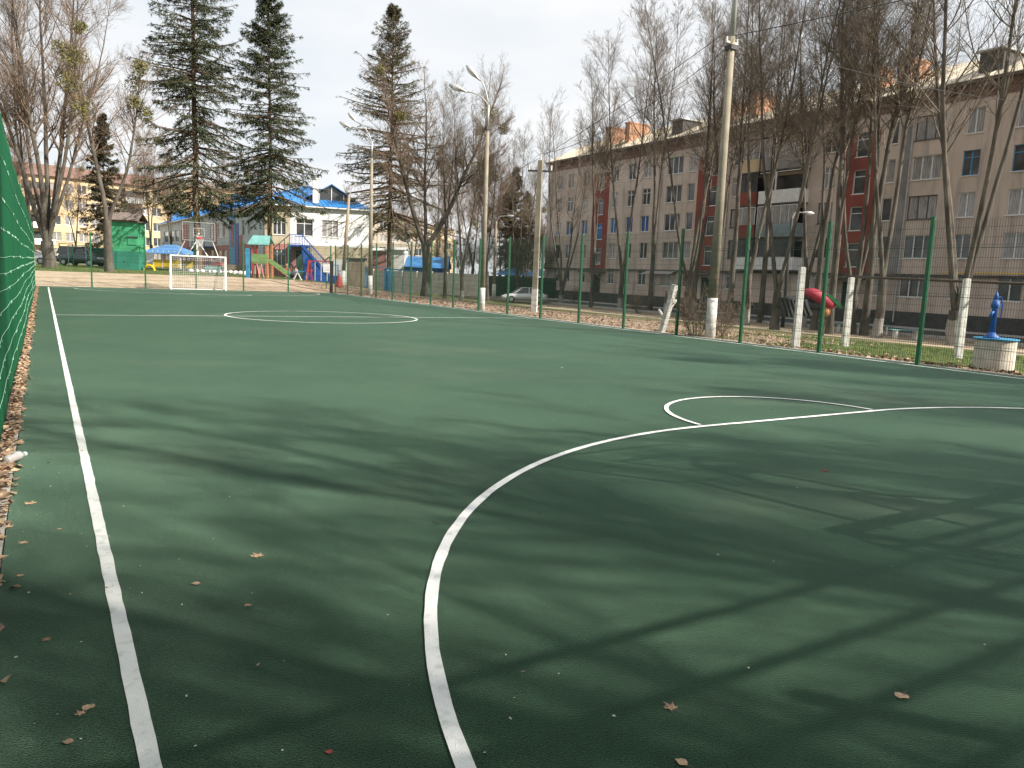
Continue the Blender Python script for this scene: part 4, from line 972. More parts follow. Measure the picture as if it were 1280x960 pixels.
    rl.bar((ub0, -1.66, zz+1.1), (ub1-.9, -1.66, zz+1.1), .07); rl.bar((ub0, -1.66, zz+.15), (ub1-.9, -1.66, zz+.15), .05)
    rl.bar((ub0, -1.66, zz+1.1), (ub0, 0, zz+1.1), .07); rl.bar((ub0, -1.66, zz), (ub0, -1.66, -.2), .10); rl.bar((ub1, -1.66, zz), (ub1, -1.66, -.2), .10)
    for k in range(1, 4): rl.bar((ub0, -1.66*k/4, zz), (ub0, -1.66*k/4, zz+1.1), .04)
    rl.build('railing', M_blue, bal)
    st = MB(); xe = W1(408, 335)[0]; 
    for yy in (-1.7, -2.9): st.bar((ub1-.9, yy, zz), (xe, yy, .7), .07, .28); st.bar((ub1-.9, yy, zz+1.15), (xe, yy, 1.85), .06)
    for k in range(12):
        f = (k+.5)/12; x = ub1-.9+(xe-ub1+.9)*f; z = zz+(.7-zz)*f; st.box(x-.14, x+.14, -2.9, -1.7, z-.02, z+.02)
        for yy in (-1.7, -2.9): st.bar((x, yy, z), (x, yy, z+1.15), .035)
    st.box(ub1-1.0, ub1, -2.9, -1.7, zz-.15, zz-.002)
    st.build('stair', M_blue, bal)
    MB().poly([(ub1-.5, -2.86, -.2), (xe, -2.86, -.2), (xe, -2.86, .7), (ub1-.9, -2.86, zz-.1)], (0, 1.1, 0)).build('stair_side', M_blue, bal)
    MB().box(ub1-.7, xe+.9, -3.0, -1.4, -.3, .62).build('stair_base', M_blue, bal)
    tc = MB(); tc.box(xe, xe+1.0, -2.9, -1.5, .55, .7); tc.bar((xe+1.0, -2.9, .7), (xe+1.0, -2.9, 1.8), .06); tc.bar((xe+1.0, -1.5, .7), (xe+1.0, -1.5, 1.8), .06); tc.bar((xe, -2.9, 1.8), (xe+1.0, -2.9, 1.8), .06); tc.build('stair_landing', M_blue, bal)
    MB().box(W1(417, 340)[0], W1(447, 340)[0], -.05, -.004, .0, 2.6-zb).build('tan_panel', M_kgrey, t, (0, 0, 0), r1)
kindergarten()

def far_block(name, label, pL, pR, zL, zR, zeave, floors, mat, roofm, ncol, base=None, balc=(), seam=False, roofh=2.2):
    """background block between two picture columns at depths zL, zR"""
    Pa = at(pL, 330, zL); Pb = at(pR, 330, zR); A = Pa[:2]; B = Pb[:2]; d = (B-A)/np.linalg.norm(B-A); Ln = np.linalg.norm(B-A); r = rzd(d)
    zb = G(A[0], A[1]) if base is None else base
    t = thing(name, label, 'building', (A[0], A[1], zb)); H = zeave-zb; fh = (H-.6)/floors; ops = []
    for c in range(ncol):
        u = Ln*(c+.5)/ncol
        for f in range(floors):
            if (c, f) in balc or (c in balc and f > 0): continue
            z = .9+f*fh; ops.append((u-.75, u+.75, z, z+1.5))
    facade(t, 'wall', mat, Ln, -.5, H, ops, (0, 0, 0), r)
    for a, b, z0, z1 in ops: window(t, (d[0]*a, d[1]*a, z0), r, b-a, z1-z0, 2, glass=M_glassc if random.random() < .4 else M_glass)
    MB().box(0, Ln, .3, 11, -.5, H-.01).build('inner_wall', M_plinth, t, (0, 0, 0), r)
    MB().box(0, .28, .31, 11.02, -.5, H).build('end_wall', mat, t, (-d[0]*.29, -d[1]*.29, 0), r)
    MB().box(0, .28, .31, 11.02, -.5, H).build('end_wall', mat, t, (d[0]*(Ln+.01), d[1]*(Ln+.01), 0), r)
    rf = MB(); rf.poly([(-.4, -.6, H+.01), (Ln+.4, -.6, H+.01), (Ln+.4, 5.5, H+roofh), (-.4, 5.5, H+roofh)], (0, 0, .1)); rf.poly([(Ln+.4, 11.6, H+.01), (-.4, 11.6, H+.01), (-.4, 5.5, H+roofh), (Ln+.4, 5.5, H+roofh)], (0, 0, .1)); rf.build('roof', roofm, t, (0, 0, 0), r)
    for c in balc:
        if isinstance(c, tuple): continue
        u = Ln*(c+.5)/ncol
        for f in range(1, floors):
            z = .1+f*fh; b = MB().box(u-1.6, u+1.6, -1.1, 0, z-.1, z).build('balcony', M_ledge, t, (0, 0, 0), r)
            MB().box(u-1.6, u+1.6, -1.1, -1.05, z, z+1.0).build('parapet', (M_white, M_kgrey, M_rust, M_white)[(f+c) % 4], b)
            MB().box(u-1.5, u+1.5, -.02, -.004, z+.05, z+2.2).build('balcony_door', M_glass, b)
    if seam:
        sm = MB()
        for f in range(1, floors+1): sm.box(0, Ln, -.02, -.003, f*fh+.28, f*fh+.36)
        for c in range(ncol+1): sm.box(Ln*c/ncol-.04, Ln*c/ncol+.04, -.024, -.002, 0, H)
        sm.build('panel_joints', M_seam, t, (0, 0, 0), r)
    return t
far_block('apartment_building', 'yellow five-storey block with rust red roof behind the left trees', 10, 205, 128, 146, 15.4, 5, M_yellow, M_rust, 12, balc=(2, 9), roofh=2.4)
far_block('apartment_building', 'tan house end seen between the two firs above the blue roof', 206, 300, 172, 176, 18.5, 6, M_yellow, M_slate, 6, roofh=2.0)
far_block('apartment_building', 'grey panel-built block behind the thin spruce right of the kindergarten', 440, 530, 165, 172, 13.2, 5, M_panel, M_slate, 6, base=-1.0, seam=True, roofh=1.0)
far_block('apartment_building', 'pale yellow block glimpsed behind the big V-shaped tree', 531, 566, 178, 186, 12.2, 5, M_yellow, M_slate, 3, base=-1.0, seam=True, roofh=1.0)

# green transformer booth
def booth():
    x0, y0, z0 = ground(141, 340); p = at(141, 340, 62); q_ = at(174, 341, 62.3); d = (q_-p)[:2]; Ln = np.linalg.norm(d); d = d/Ln; r = rzd(d); zb = .6
    t = thing('transformer_booth', 'tall narrow green painted brick booth with a dark slate roof', 'utility booth', (p[0], p[1], zb)); H = 4.7-zb
    MB().box(0, Ln, 0, 1.9, .0, 1.75).build('lower_wall', M_gshed2, t, (0, 0, 0), r)
    MB().box(.03, Ln-.03, .03, 1.87, 1.75, H).build('upper_wall', M_gshed, t, (0, 0, 0), r)
    MB().box(-.05, Ln+.05, -.06, 1.95, H-.02, H+.12).build('eave', M_slate, t, (0, 0, 0), r)
    rf = MB(); rf.poly([(-.15, -.3, H+.1), (Ln+.15, -.3, H+.1), (Ln+.1, 1.0, H+.75), (-.1, 1.0, H+.75)], (0, 0, .05)); rf.poly([(Ln+.15, 2.2, H+.1), (-.15, 2.2, H+.1), (-.1, 1.0, H+.75), (Ln+.1, 1.0, H+.75)], (0, 0, .05)); rf.build('roof', M_slate, t, (0, 0, 0), r)
    MB().box(Ln*.58, Ln*.98, -.05, .03, 2.85, 2.95).build('vent_sill', M_dark, t, (0, 0, 0), r)
    MB().box(Ln*.60, Ln*.95, -.02, .04, 2.3, 2.8).build('vent_hatch', M_gshed, t, (0, 0, 0), r)
    dr = MB().box(Ln*.15, Ln*.5, -.03, 0, .1, 1.7).build('door', M_gshed2, t, (0, 0, 0), r); MB().box(Ln*.45, Ln*.48, -.06, -.03, .9, 1.0).build('handle', M_dark, dr)
booth()

# concrete wall of single panels beyond the court
def concrete_wall():
    a = at(466, 358, 83)[:2]; b = at(597, 364, 78)[:2]; d = b-a; Ln = np.linalg.norm(d); d = d/Ln; n = 7; wd = Ln/n; r = rzd(d)
    t = thing('concrete_panel_wall', 'pale concrete panel wall behind the big V-shaped tree', 'wall', (a[0], a[1], -.6))
    mb = MB().box(.04, wd-.04, 0, .10, 0, 2.25); 
    for i in range(5): mb.box(.18+i*(wd-.3)/5, .18+(i+1)*(wd-.3)/5-.1, -.03, -.002, .25, 2.0)
    me = mb.mesh('panel'); pm = MB().box(-.08, .08, -.06, .16, 0, 2.35).mesh('pier')
    for i in range(n): link('panel', me, M_concl, t, (d[0]*wd*i, d[1]*wd*i, 0), r)
    for i in range(n+1): link('pier', pm, M_concl, t, (d[0]*wd*i, d[1]*wd*i, 0), r)
    # darker sheet fence continuing to the right
    a = at(600, 370, 86)[:2]; b = at(700, 376, 92)[:2]; d = b-a; Ln = np.linalg.norm(d); d = d/Ln; n = 9; wd = Ln/n; r = rzd(d)
    t = thing('sheet_fence', 'dark grey-green sheet fence behind the silver car', 'fence', (a[0], a[1], -.75)); me = MB().box(.02, wd-.02, 0, .05, 0, 2.3).mesh('sheet')
    for i in range(n): link('sheet', me, M_dkgrn, t, (d[0]*wd*i, d[1]*wd*i, 0), r)
concrete_wall()

def small_block(name, label, cat, pl, pr, z, ytop, ybot, mat, roofm=None, roofh=.6, dep=3.0, tilt=0):
    """free-standing hut placed at depth z between two picture columns"""
    a = at(pl, ybot, z); b = at(pr, ybot, z+tilt); d = (b-a)[:2]; Ln = np.linalg.norm(d); d = d/Ln; r = rzd(d); H = at(pl, ytop, z)[2]; zb = min(a[2], G(a[0], a[1]))
    t = thing(name, label, cat, (a[0], a[1], zb)); H -= zb
    MB().box(0, Ln, 0, dep, 0, H).build('walls', mat, t, (0, 0, 0), r)
    if roofm:
        rf = MB(); rf.poly([(-.2, -.3, H), (Ln+.2, -.3, H), (Ln+.1, dep/2, H+roofh), (-.1, dep/2, H+roofh)], (0, 0, .06)); rf.poly([(Ln+.2, dep+.3, H), (-.2, dep+.3, H), (-.1, dep/2, H+roofh), (Ln+.1, dep/2, H+roofh)], (0, 0, .06)); rf.build('roof', roofm, t, (0, 0, 0), r)
    MB().box(Ln*.35, Ln*.6, -.03, 0, .1, min(2.0, H*.8)).build('door', M_dkgrn, t, (0, 0, 0), r)
    return t, Ln, H, r
small_block('hut', 'salmon pink hut above the concrete wall left of the thin spruce trunk', 'hut', 456, 481, 92, 313, 345, M_kpink, M_white, .3)
small_block('hut', 'white hut above the concrete wall right of the thin spruce trunk', 'hut', 482, 505, 92, 312, 345, M_white, M_white, .3)
small_block('hut', 'low hut with wide blue roof behind the big V-shaped tree', 'hut', 507, 558, 92, 334, 350, M_blue, M_blueroof, 1.3, 5)

def pavilion(label, pl, pr, z, ytop, yeave, ybot, yb0, roofm, basem, name='pavilion'):
    a = at(pl, ybot, z); b = at(pr, ybot, z); d = (b-a)[:2]; Ln = np.linalg.norm(d); d = d/Ln; r = rzd(d); g = G(a[0], a[1])
    t = thing(name, label, 'pavilion', (a[0], a[1], g)); Z = lambda y: at((pl+pr)/2, y, z)[2]-g
    he, ht, hb = Z(yeave), Z(ytop), Z(yb0)
    rf = MB(); c = (Ln/2, 2.0, ht); P = [(-.5, -.5, he), (Ln+.5, -.5, he), (Ln+.5, 4.5, he), (-.5, 4.5, he)]
    for i in range(4): rf.poly([P[i], P[(i+1) % 4], (Ln*.35 if i in (3, 0) else Ln*.65, 2.0, ht), ] if i in (1, 3) else [P[i], P[(i+1) % 4], (Ln*.65 if i == 0 else Ln*.35, 2.0, ht), (Ln*.35 if i == 0 else Ln*.65, 2.0, ht)])
    rf.poly(P[::-1]); rf.build('canopy', roofm, t, (0, 0, 0), r)
    n = 5
    for i in range(n):
        for yy in (0, 4): MB().box(Ln*i/(n-1)-.05, Ln*i/(n-1)+.05, yy-.05, yy+.05, 0, he).build('post', M_white, t, (0, 0, 0), r)
    if basem:
        MB().box(0, Ln, -.04, .04, .15, hb).build('front_board', basem, t, (0, 0, 0), r); MB().box(0, Ln, 3.9, 3.98, .15, hb).build('back_board', basem, t, (0, 0, 0), r)
        sp = MB().box(-.03, .03, -.03, .03, hb, hb+.9).mesh('spindle')
        for i in range(int(Ln/.55)): link('spindle', sp, M_white, t, (d[0]*(i+.5)*.55, d[1]*(i+.5)*.55, 0), r)
    return t
pavilion('playground pavilion with blue canopy and yellow boards left of the far goal', 181, 226, 78, 305, 317, 341, 324.5, M_tent, M_yel)
pavilion('blue tent roof behind the silver car, left one', 622, 655, 95, 335, 344, 374, 360, M_tent, None, 'tent')
pavilion('blue tent roof behind the silver car, right one near the pole', 657, 686, 97, 336, 345, 374, 360, M_tent, None, 'tent')

# ================================================================== ROAD beside the block
def road():
    e = MB(); V = []; 
    ys = np.arange(-20, 78, 3.0); mb = MB()
    for a, b in zip(ys[:-1], ys[1:]): mb.poly([(41.5, a, G(42, a)+.004), (48.5, a, G(48, a)+.004), (48.5, b, G(48, b)+.004), (41.5, b, G(42, b)+.004)])
    mb.build('road', M_asph, kind='structure')
    k = bpy.data.objects.new('road_kerb', None); COL.objects.link(k); k['kind'] = 'structure'; k['label'] = 'concrete kerb between road and tree strip'
    me = MB().box(-.08, .08, .01, 1.99, -.2, .14).mesh('kerb_stone')
    for i in range(46): y = -14+2*i; link('kerb_stone', me, M_conc, k, (41.35, y, G(41.4, y)), 0)
    mb = MB()
    for a, b in zip(ys[:-1], ys[1:]): mb.poly([(48.5, a, G(48, a)+.03), (51.4, a, G(51, a)+.03), (51.4, b, G(51, b)+.03), (48.5, b, G(48, b)+.03)])
    mb.build('pavement', M_conc, kind='structure')
road()

# ================================================================== POLES, LAMPS, WIRES
def pole_at(x, y, name, label, h, r0, r1, white=1.2, mat=None, cat='utility pole', square=False, base=None, lean=(0, 0)):
    z = G(x, y) if base is None else base; t = thing(name, label, cat, (x, y, z)); t.rotation_euler = (lean[0], lean[1], 0); mat = mat or M_pole
    sd = 4 if square else 12; f = (white/h) if white else 0; rm = r0+(r1-r0)*f
    if white: MB().tube([(0, 0, -.2), (0, 0, white)], [r0+.004, rm+.004], sd).build('painted_base', M_lime, t, smooth=not square)
    MB().tube([(0, 0, white if white else -.2), (0, 0, h)], [rm, r1], sd).build('shaft', mat, t, smooth=not square)
    return t
def lamp_head(t, p0, dirv, nm='lamp_head'):
    d = Vector(dirv).normalized(); p0 = Vector(p0); a = p0+d*.12; b = p0+d*.34; c = p0+d*.62; e = p0+d*.82
    o = MB().tube([p0, a, b, c, e], [.03, .05, .11, .125, .04], 10).build(nm, M_steel, t, smooth=True)
    MB().tube([b-Vector((0, 0, .03)), c-Vector((0, 0, .03))], [.10, .12], 8).build('lens', M_white, o)
# tall pole right of centre
x, y = 16.42, 16.25
t = pole_at(x, y, 'utility_pole', 'tallest concrete pole, whitewashed at the foot, rising past the top of the picture', 8.35, .155, .09, 1.15, lean=(0, 0))
MB().cyl(0, 0, 8.2, 11.5, .075, 10).build('steel_mast', M_steel, t, smooth=True)
MB().box(-.22, .22, -.03, .03, 8.17, 8.22).cyl(-.2, 0, 8.22, 8.33, .03, 8).cyl(.2, 0, 8.22, 8.33, .03, 8).build('insulators', M_lime, t)
MB().box(-.13, .13, -.13, .13, 8.0, 8.12).build('clamp', M_dark, t)
# double lamp post
x, y = 16.33, 30.1; t = pole_at(x, y, 'street_lamp', 'double-armed lamp post beside the fence with both heads up to the left', 7.85, .13, .075, 1.0, cat='street lamp')
MB().box(-.10, .10, -.10, .10, 7.75, 7.9).build('clamp', M_dark, t)
MB().cyl(0, 0, 7.85, 8.8, .05, 8).build('steel_mast', M_steel, t, smooth=True)
lx, ly = -_R0[0], -_R0[1]
def arm(t, z, reach, rise, bend, hd, n=8):
    pts = [(lx*reach*f**bend, ly*reach*f**bend, z+rise*(sin(f*pi/2) if bend > 1 else f)) for f in np.linspace(0, 1, n)]; MB().tube(pts, .026, 6).build('arm', M_steel, t, smooth=True)
    lamp_head(t, pts[-1], (lx*hd[0], ly*hd[0], hd[1]))
arm(t, 8.75, .95, .55, 1.4, (1, .35)); arm(t, 8.8, .42, 1.0, 1.15, (.75, .75))
x, y = 18.3, 49.6; t = pole_at(x, y, 'street_lamp', 'double-armed lamp post with whitewashed foot at the far corner of the fence', 8.9, .16, .085, 1.25, cat='street lamp')
MB().cyl(0, 0, 8.9, 10.0, .05, 8).build('steel_mast', M_steel, t, smooth=True); arm(t, 9.9, 1.4, .9, 1.3, (1, .45)); arm(t, 9.9, 1.0, 1.25, 1.2, (.8, .8))
x, y = 18.9, 29.8; t = pole_at(x, y, 'utility_pole', 'short square wooden-toned pole with cross-arm in front of the silver car', 6.75, .17, .14, 1.05, square=True)
MB().box(-.55, .55, -.04, .04, 6.25, 6.33).build('crossarm', M_dark, t, (0, 0, 0), -YAW); 
for sx in (-.5, .5): MB().cyl(sx, 0, 6.33, 6.55, .04, 8).build('insulator', M_lime, t, (0, 0, 0), -YAW)
MB().cyl(0, 0, 6.75, 7.05, .04, 8).build('insulator', M_lime, t)
x, y = at(617, 373, 80)[:2]; t = pole_at(x, y, 'street_lamp', 'distant single lamp post left of the silver car', 8.0, .22, .10, 1.6, cat='street lamp'); MB().tube([(0, 0, 8.0), (.3*_R0[0], .3*_R0[1], 8.5), (_R0[0], _R0[1], 8.6)], .05, 6).build('arm', M_steel, t); lamp_head(t, (_R0[0], _R0[1], 8.6), (_R0[0], _R0[1], 0))
x, y, _ = ground(978, 409); t = pole_at(x, y, 'street_lamp', 'single lamp post under the white balconies', 6.6, .12, .07, 0, cat='street lamp', mat=M_dark); MB().tube([(0, 0, 6.5), (.15*_R0[0], .15*_R0[1], 6.9), (.5*_R0[0], .5*_R0[1], 6.95)], .04, 6).build('arm', M_steel, t); lamp_head(t, (.5*_R0[0], .5*_R0[1], 6.95), (_R0[0], _R0[1], -.05))
x, y = at(428, 357, 60)[:2]; t = pole_at(x, y, 'utility_pole', 'leaning slim pole with pale foot in front of the kindergarten end wall', 7.2, .16, .10, 1.4, mat=M_wood, base=.1, lean=(.02, .06))
MB().tube([(0, 0, 7.1), (.2, 0, 7.8), (.55, .1, 8.2)], .04, 6).build('arm', M_steel, t)
def wire(p, q, sag, label, r=.011):
    p = np.array(p, float); q = np.array(q, float); f = np.linspace(0, 1, 26)[:, None]; P = p+(q-p)*f; P[:, 2] -= (4*sag*f*(1-f))[:, 0]
    V, Q = tubes_np(P[None], np.full((1, 26), r), 4); tag(link('overhead_wire', mesh_np('overhead_wire', V, [Q]), M_dark), label, 'wire')
wire((16.72, 16.25, 8.4), (18.9, 29.8, 7.0), .55, 'overhead wire from the tall pole to the short square pole')
wire((16.12, 16.25, 8.4), (30, 78, 9.0), 2.2, 'overhead wire from the tall pole towards the background trees')
wire((18.9, 29.8, 7.05), (36, 88, 7.5), 1.5, 'overhead wire running from the short square pole into the background')
wire((16.72, 16.25, 8.4), (51.2, 20, 12.5), .9, 'overhead wire from the tall pole to the brown block')
wire((16.5, 16.25, 8.4), (17.5, -30, 8.4), 1.0, 'overhead wire passing right of the camera')

# ------------------------------------------------------------------ old whitewashed posts
def wpost(x, y, h, label, w_=.16, lean=(0, 0)):
    t = thing('concrete_post', label, 'post', (x, y, G(x, y))); t.rotation_euler = (lean[0], lean[1], .3)
    o = MB().tube([(0, 0, -.2), (0, 0, h*.5), (0, 0, h)], [w_*.72, w_*.66, w_*.60], 4).build('shaft', M_lime, t); bevel(o, .008, 1)
    MB().tube([(0, 0, h), (0, 0, h+.02)], [w_*.60, w_*.4], 4).build('broken_top', M_conc, t)
    return t
wpost(16.40, 13.2, 2.05, 'leftmost whitewashed post standing close behind the fence under the white balconies')
wpost(19.2, 13.77, 1.90, 'middle whitewashed post on the grass right of the bird figure')
wpost(19.5, 10.75, 1.95, 'rightmost whitewashed post on the grass beside the well')
p = at(1067, 346, 21.7); q = at(1213, 352, 19.3)
e = q+(q-p)*1.6
mb = MB().tube([tuple(p-(q-p)*.05), tuple(q), tuple(e)], .035, 8); tag(mb.build('rail_pipe', M_rustpipe, smooth=True), 'dark brown pipe carried along the tops of the whitewashed posts', 'pipe')
# slanting strut and stump left of the tall pole
a = np.array([16.18, 18.10, 0.0]); b = at(844, 356, 23.5)
t = thing('leaning_post', 'whitewashed post leaning to the right against the fence, left of the tall pole', 'post', tuple(a)); o = MB().bar((0, 0, -.1), tuple(b-a), .16, .16).build('shaft', M_lime, t); bevel(o, .01, 1)
x, y, z = ground(832, 398); t = thing('tree_stump', 'whitish forked stump left of the leaning whitewashed post', 'stump', (x, y, z)); MB().tube([(0, 0, -.1), (.05, 0, .9), (.1, 0, 1.9)], [.30, .22, .19], 8).build('bole', M_barkw, t, smooth=True); MB().tube([(.05, 0, .4), (.6, -.3, 1.3)], [.14, .10], 7).tube([(-.1, 0, .0), (-.5, .2, .6)], [.12, .08], 7).build('side_limb', M_lime, t, smooth=True)

# ------------------------------------------------------------------ well ring with hand pump
def well():
    x, y = 16.92, 8.58; t = thing('concrete_well_ring', 'pale concrete well ring with thin blue lid behind the fence at the right edge', 'well', (x, y, G(x, y)))
    r = .385; mb = MB().tube([(0, 0, -.15), (0, 0, .02), (0, 0, .60), (0, 0, .625)], [r+.01, r, r, r-.02], 32); mb.build('ring', mk('well_concrete', (.60, .56, .48), (.44, .40, .33), scale=4, rough=.9, bump=.5, bscale=40), t, smooth=False)
    MB().tube([(0, 0, .63), (0, 0, .655)], [r+.035, r+.035], 32).build('lid', M_sky, t)
    x2, y2 = x+.0, y+.0; k = thing('hand_pump', 'bright blue cast hand pump standing on the well ring', 'hand pump', (x-.10, y+.05, G(x, y)+.657))
    MB().tube([(0, 0, 0), (0, 0, .03), (0, 0, .08), (0, 0, .12)], [.16, .15, .08, .065], 14).build('foot', M_pump, k, smooth=True)
    MB().tube([(0, 0, .1), (0, 0, .6), (0, 0, .64), (0, 0, .70), (0, 0, .80)], [.055, .05, .085, .085, .05], 14).build('barrel', M_pump, k, smooth=True)
    MB().tube([(0, 0, .78), (0, 0, .88), (0, 0, .97)], [.05, .04, .012], 10).build('cap', M_pump, k, smooth=True)
    h = MB().tube([(0, 0, .84), (.10, -.05, .86), (.13, -.07, .70), (.13, -.07, .42)], .013, 6); h.build('handle', M_blue, k)
    MB().tube([(0, 0, .55), (-.09, .0, .53), (-.14, 0, .44)], [.03, .03, .028], 8).build('spout', M_pump, k, smooth=True)
well()

# ------------------------------------------------------------------ benches
def bench(x, y, rz, label):
    t = thing('park_bench', label, 'bench', (x, y, G(x, y)), rz)
    for i in range(3): MB().box(-.85, .85, -.18+i*.125, -.18+i*.125+.11, .46, .50).build('plank', M_teal, t)
    for sx in (-.55, .55): MB().box(sx-.06, sx+.06, -.16, .16, -.05, .458).build('leg', M_lime, t)
x, y, _ = ground(1131, 424); bench(x, y, rzd(_R0[:2])+.1, 'green topped bench with white legs left of the thick forked tree')
x, y, _ = ground(1060, 416); bench(x, y, rzd(_R0[:2])-.15, 'green topped bench with white legs behind the middle whitewashed post')
x, y, _ = ground(1078, 417); bench(x+.6, y-.4, rzd(_R0[:2])-.1, 'farther green topped bench just right of the middle whitewashed post')

# ------------------------------------------------------------------ bird figure of the playground
def bird():
    c = at(1000, 382, 39.5); g = G(c[0], c[1]); t = thing('bird_sculpture', 'playground bird figure with black ribbed tail, red back and green beak', 'playground figure', (c[0], c[1], g), rzd(_R0[:2]))
    Z = c[2]-g; ws = MB()
    for i in range(7):
        x = -.95+i*.22; w_ = MB().bar((x-.22, -.18, Z+.42-.02*i), (x+.22, -.05, Z-.62+.02*i), .13, .20); o = w_.build('wing_rib', M_black, t); bevel(o, .03, 2)
    MB().ell((-.15, .12, Z+.05), (1.1, .30, .46), 16, 8).build('tail', M_black, t, smooth=True)
    MB().tube([(.05, -.05, Z+.78), (.5, -.05, Z+.68), (1.05, -.05, Z+.42), (1.55, -.05, Z+.12), (1.72, -.05, Z+.0)], [.08, .27, .34, .30, .12], 14).build('back', M_pinkred, t, smooth=True)
    MB().ell((.95, .0, Z+.02), (.62, .22, .25), 14, 8).build('belly', M_black, t, smooth=True)
    MB().ell((1.35, -.04, Z-.22), (.28, .2, .30), 12, 8).build('breast', M_orange, t, smooth=True)
    MB().ell((1.50, -.05, Z+.17), (.30, .22, .22), 12, 8).build('head', M_pinkred, t, smooth=True)
    MB().poly([(1.1, -.35, Z+.62), (1.35, -.35, Z+.66), (2.15, -.35, Z+.02), (2.02, -.35, Z-.08)], (0, .28, 0)).build('beak', M_gpost, t)
    MB().tube([(-.1, 0, -.1), (-.1, 0, Z-.3)], [.20, .15], 8).build('leg', M_wood, t, smooth=True)
    MB().tube([(1.25, .1, -.1), (1.25, .1, Z-.3)], [.17, .15], 8).build('leg', M_wood, t, smooth=True)
bird()

# ------------------------------------------------------------------ cars
def car(loc, rz, paint, label, suv=False, nm='parked_car'):
    t = thing(nm, label, 'car', loc, rz); Lh = 2.2; H = 1.45 if not suv else 1.78; wl = .86; belt = .92 if not suv else 1.10
    # loft: stations along x with (x, bottom z, top z, half width)
    st = [(-Lh, .42, .70, .62), (-Lh+.06, .30, .84, .76), (-1.75, .24, belt-.02, .84), (-.9, .22, belt+.02, .87), (.4, .22, belt, .87), (1.2, .24, belt-.06, .86), (1.85, .26, belt-.18, .82), (Lh-.05, .32, belt-.30, .72), (Lh, .42, .56, .60)]
    V = []; F = []; 
    for x, zb, zt, hw in st:
        for f, z in ((.86, zb), (1.0, zb+.10), (1.0, (zb+zt)/2+.06), (.93, zt-.05), (.80, zt), (-.80, zt), (-.93, zt-.05), (-1.0, (zb+zt)/2+.06), (-1.0, zb+.10), (-.86, zb)): V.append((x, f*hw, z))
    k = 10
    for i in range(len(st)-1):
        for j in range(k): a = i*k+j; b = i*k+(j+1) % k; F.append((a, a+k, b+k, b))
    F.append(tuple(range(k))); F.append(tuple(range((len(st)-1)*k+k-1, (len(st)-1)*k-1, -1)))
    me = bpy.data.meshes.new('body'); me.from_pydata(V, [], F); me.update(); me.polygons.foreach_set('use_smooth', [True]*len(F)); b = link('body', me, paint, t)
    xr, xf = (-1.75, 1.05) if not suv else (-2.05, .95); tr, tf = (-1.05, .25) if not suv else (-1.8, .3)
    cb = MB(); n = len(cb.v)
    base = [(xr, .78, belt-.02), (xf, .78, belt-.03), (xf, -.78, belt-.03), (xr, -.78, belt-.02)]; top = [(tr, .60, H-.03), (tf, .60, H-.03), (tf, -.60, H-.03), (tr, -.60, H-.03)]
    cb.v = base+top; cb.f = [(0, 1, 5, 4), (1, 2, 6, 5), (2, 3, 7, 6), (3, 0, 4, 7)]; cb.build('windows', M_cglass, t)
    rf = MB().box(tr-.05, tf+.05, -.61, .61, H-.035, H+.01); o = rf.build('roof', paint, t); bevel(o, .03, 2)
    pl = MB()
    for s in (-1, 1):
        for (xa, xb) in ((xr, tr), (xf, tf)): pl.bar((xa, s*.785, belt-.02), (xb, s*.61, H-.02), .06)
        pl.bar((-.35, s*.785, belt-.02), (-.35, s*.61, H-.02), .07)
    pl.build('pillars', paint, t)
    for sx in (-1.32, 1.35):
        for s in (-1, 1):
            w_ = MB().tube([(sx, s*.66, .32), (sx, s*.88, .32)], [.32, .32], 20).build('wheel', M_tyre, t, smooth=False); MB().tube([(sx, s*.875, .32), (sx, s*.895, .32)], [.20, .19], 14).build('rim', M_rim, w_)
    for s in (-1, 1): MB().ell((Lh-.10, s*.58, belt-.36), (.09, .17, .08), 10, 6).build('headlight', M_white, t, smooth=True); MB().box(-Lh-.0, -Lh+.06, s*.62-.12, s*.62+.12, .70, .84).build('taillight', M_redp, t)
    MB().box(Lh-.06, Lh+.03, -.6, .6, .34, .46).box(-Lh-.03, -Lh+.06, -.62, .62, .34, .46).build('bumper', M_black if suv else paint, t)
    return t
x, y = at(655, 374, 74)[:2]; z = at(655, 376, 74)[2]
car((x, y, G(x, y)), rzd(_R0[:2])+pi+.15, M_silver, 'silver saloon car parked nose left behind the short square pole')
p = at(103, 332, 73); car((p[0], p[1], G(p[0], p[1])), rzd(_R0[:2])-.12, M_dkcar, 'dark green off-road car parked left of the mistletoe tree', True)
p = at(36, 331, 74); car((p[0], p[1], G(p[0], p[1])), rzd(_R0[:2])+.2, M_silver, 'pale car mostly hidden behind the end of the green screen')

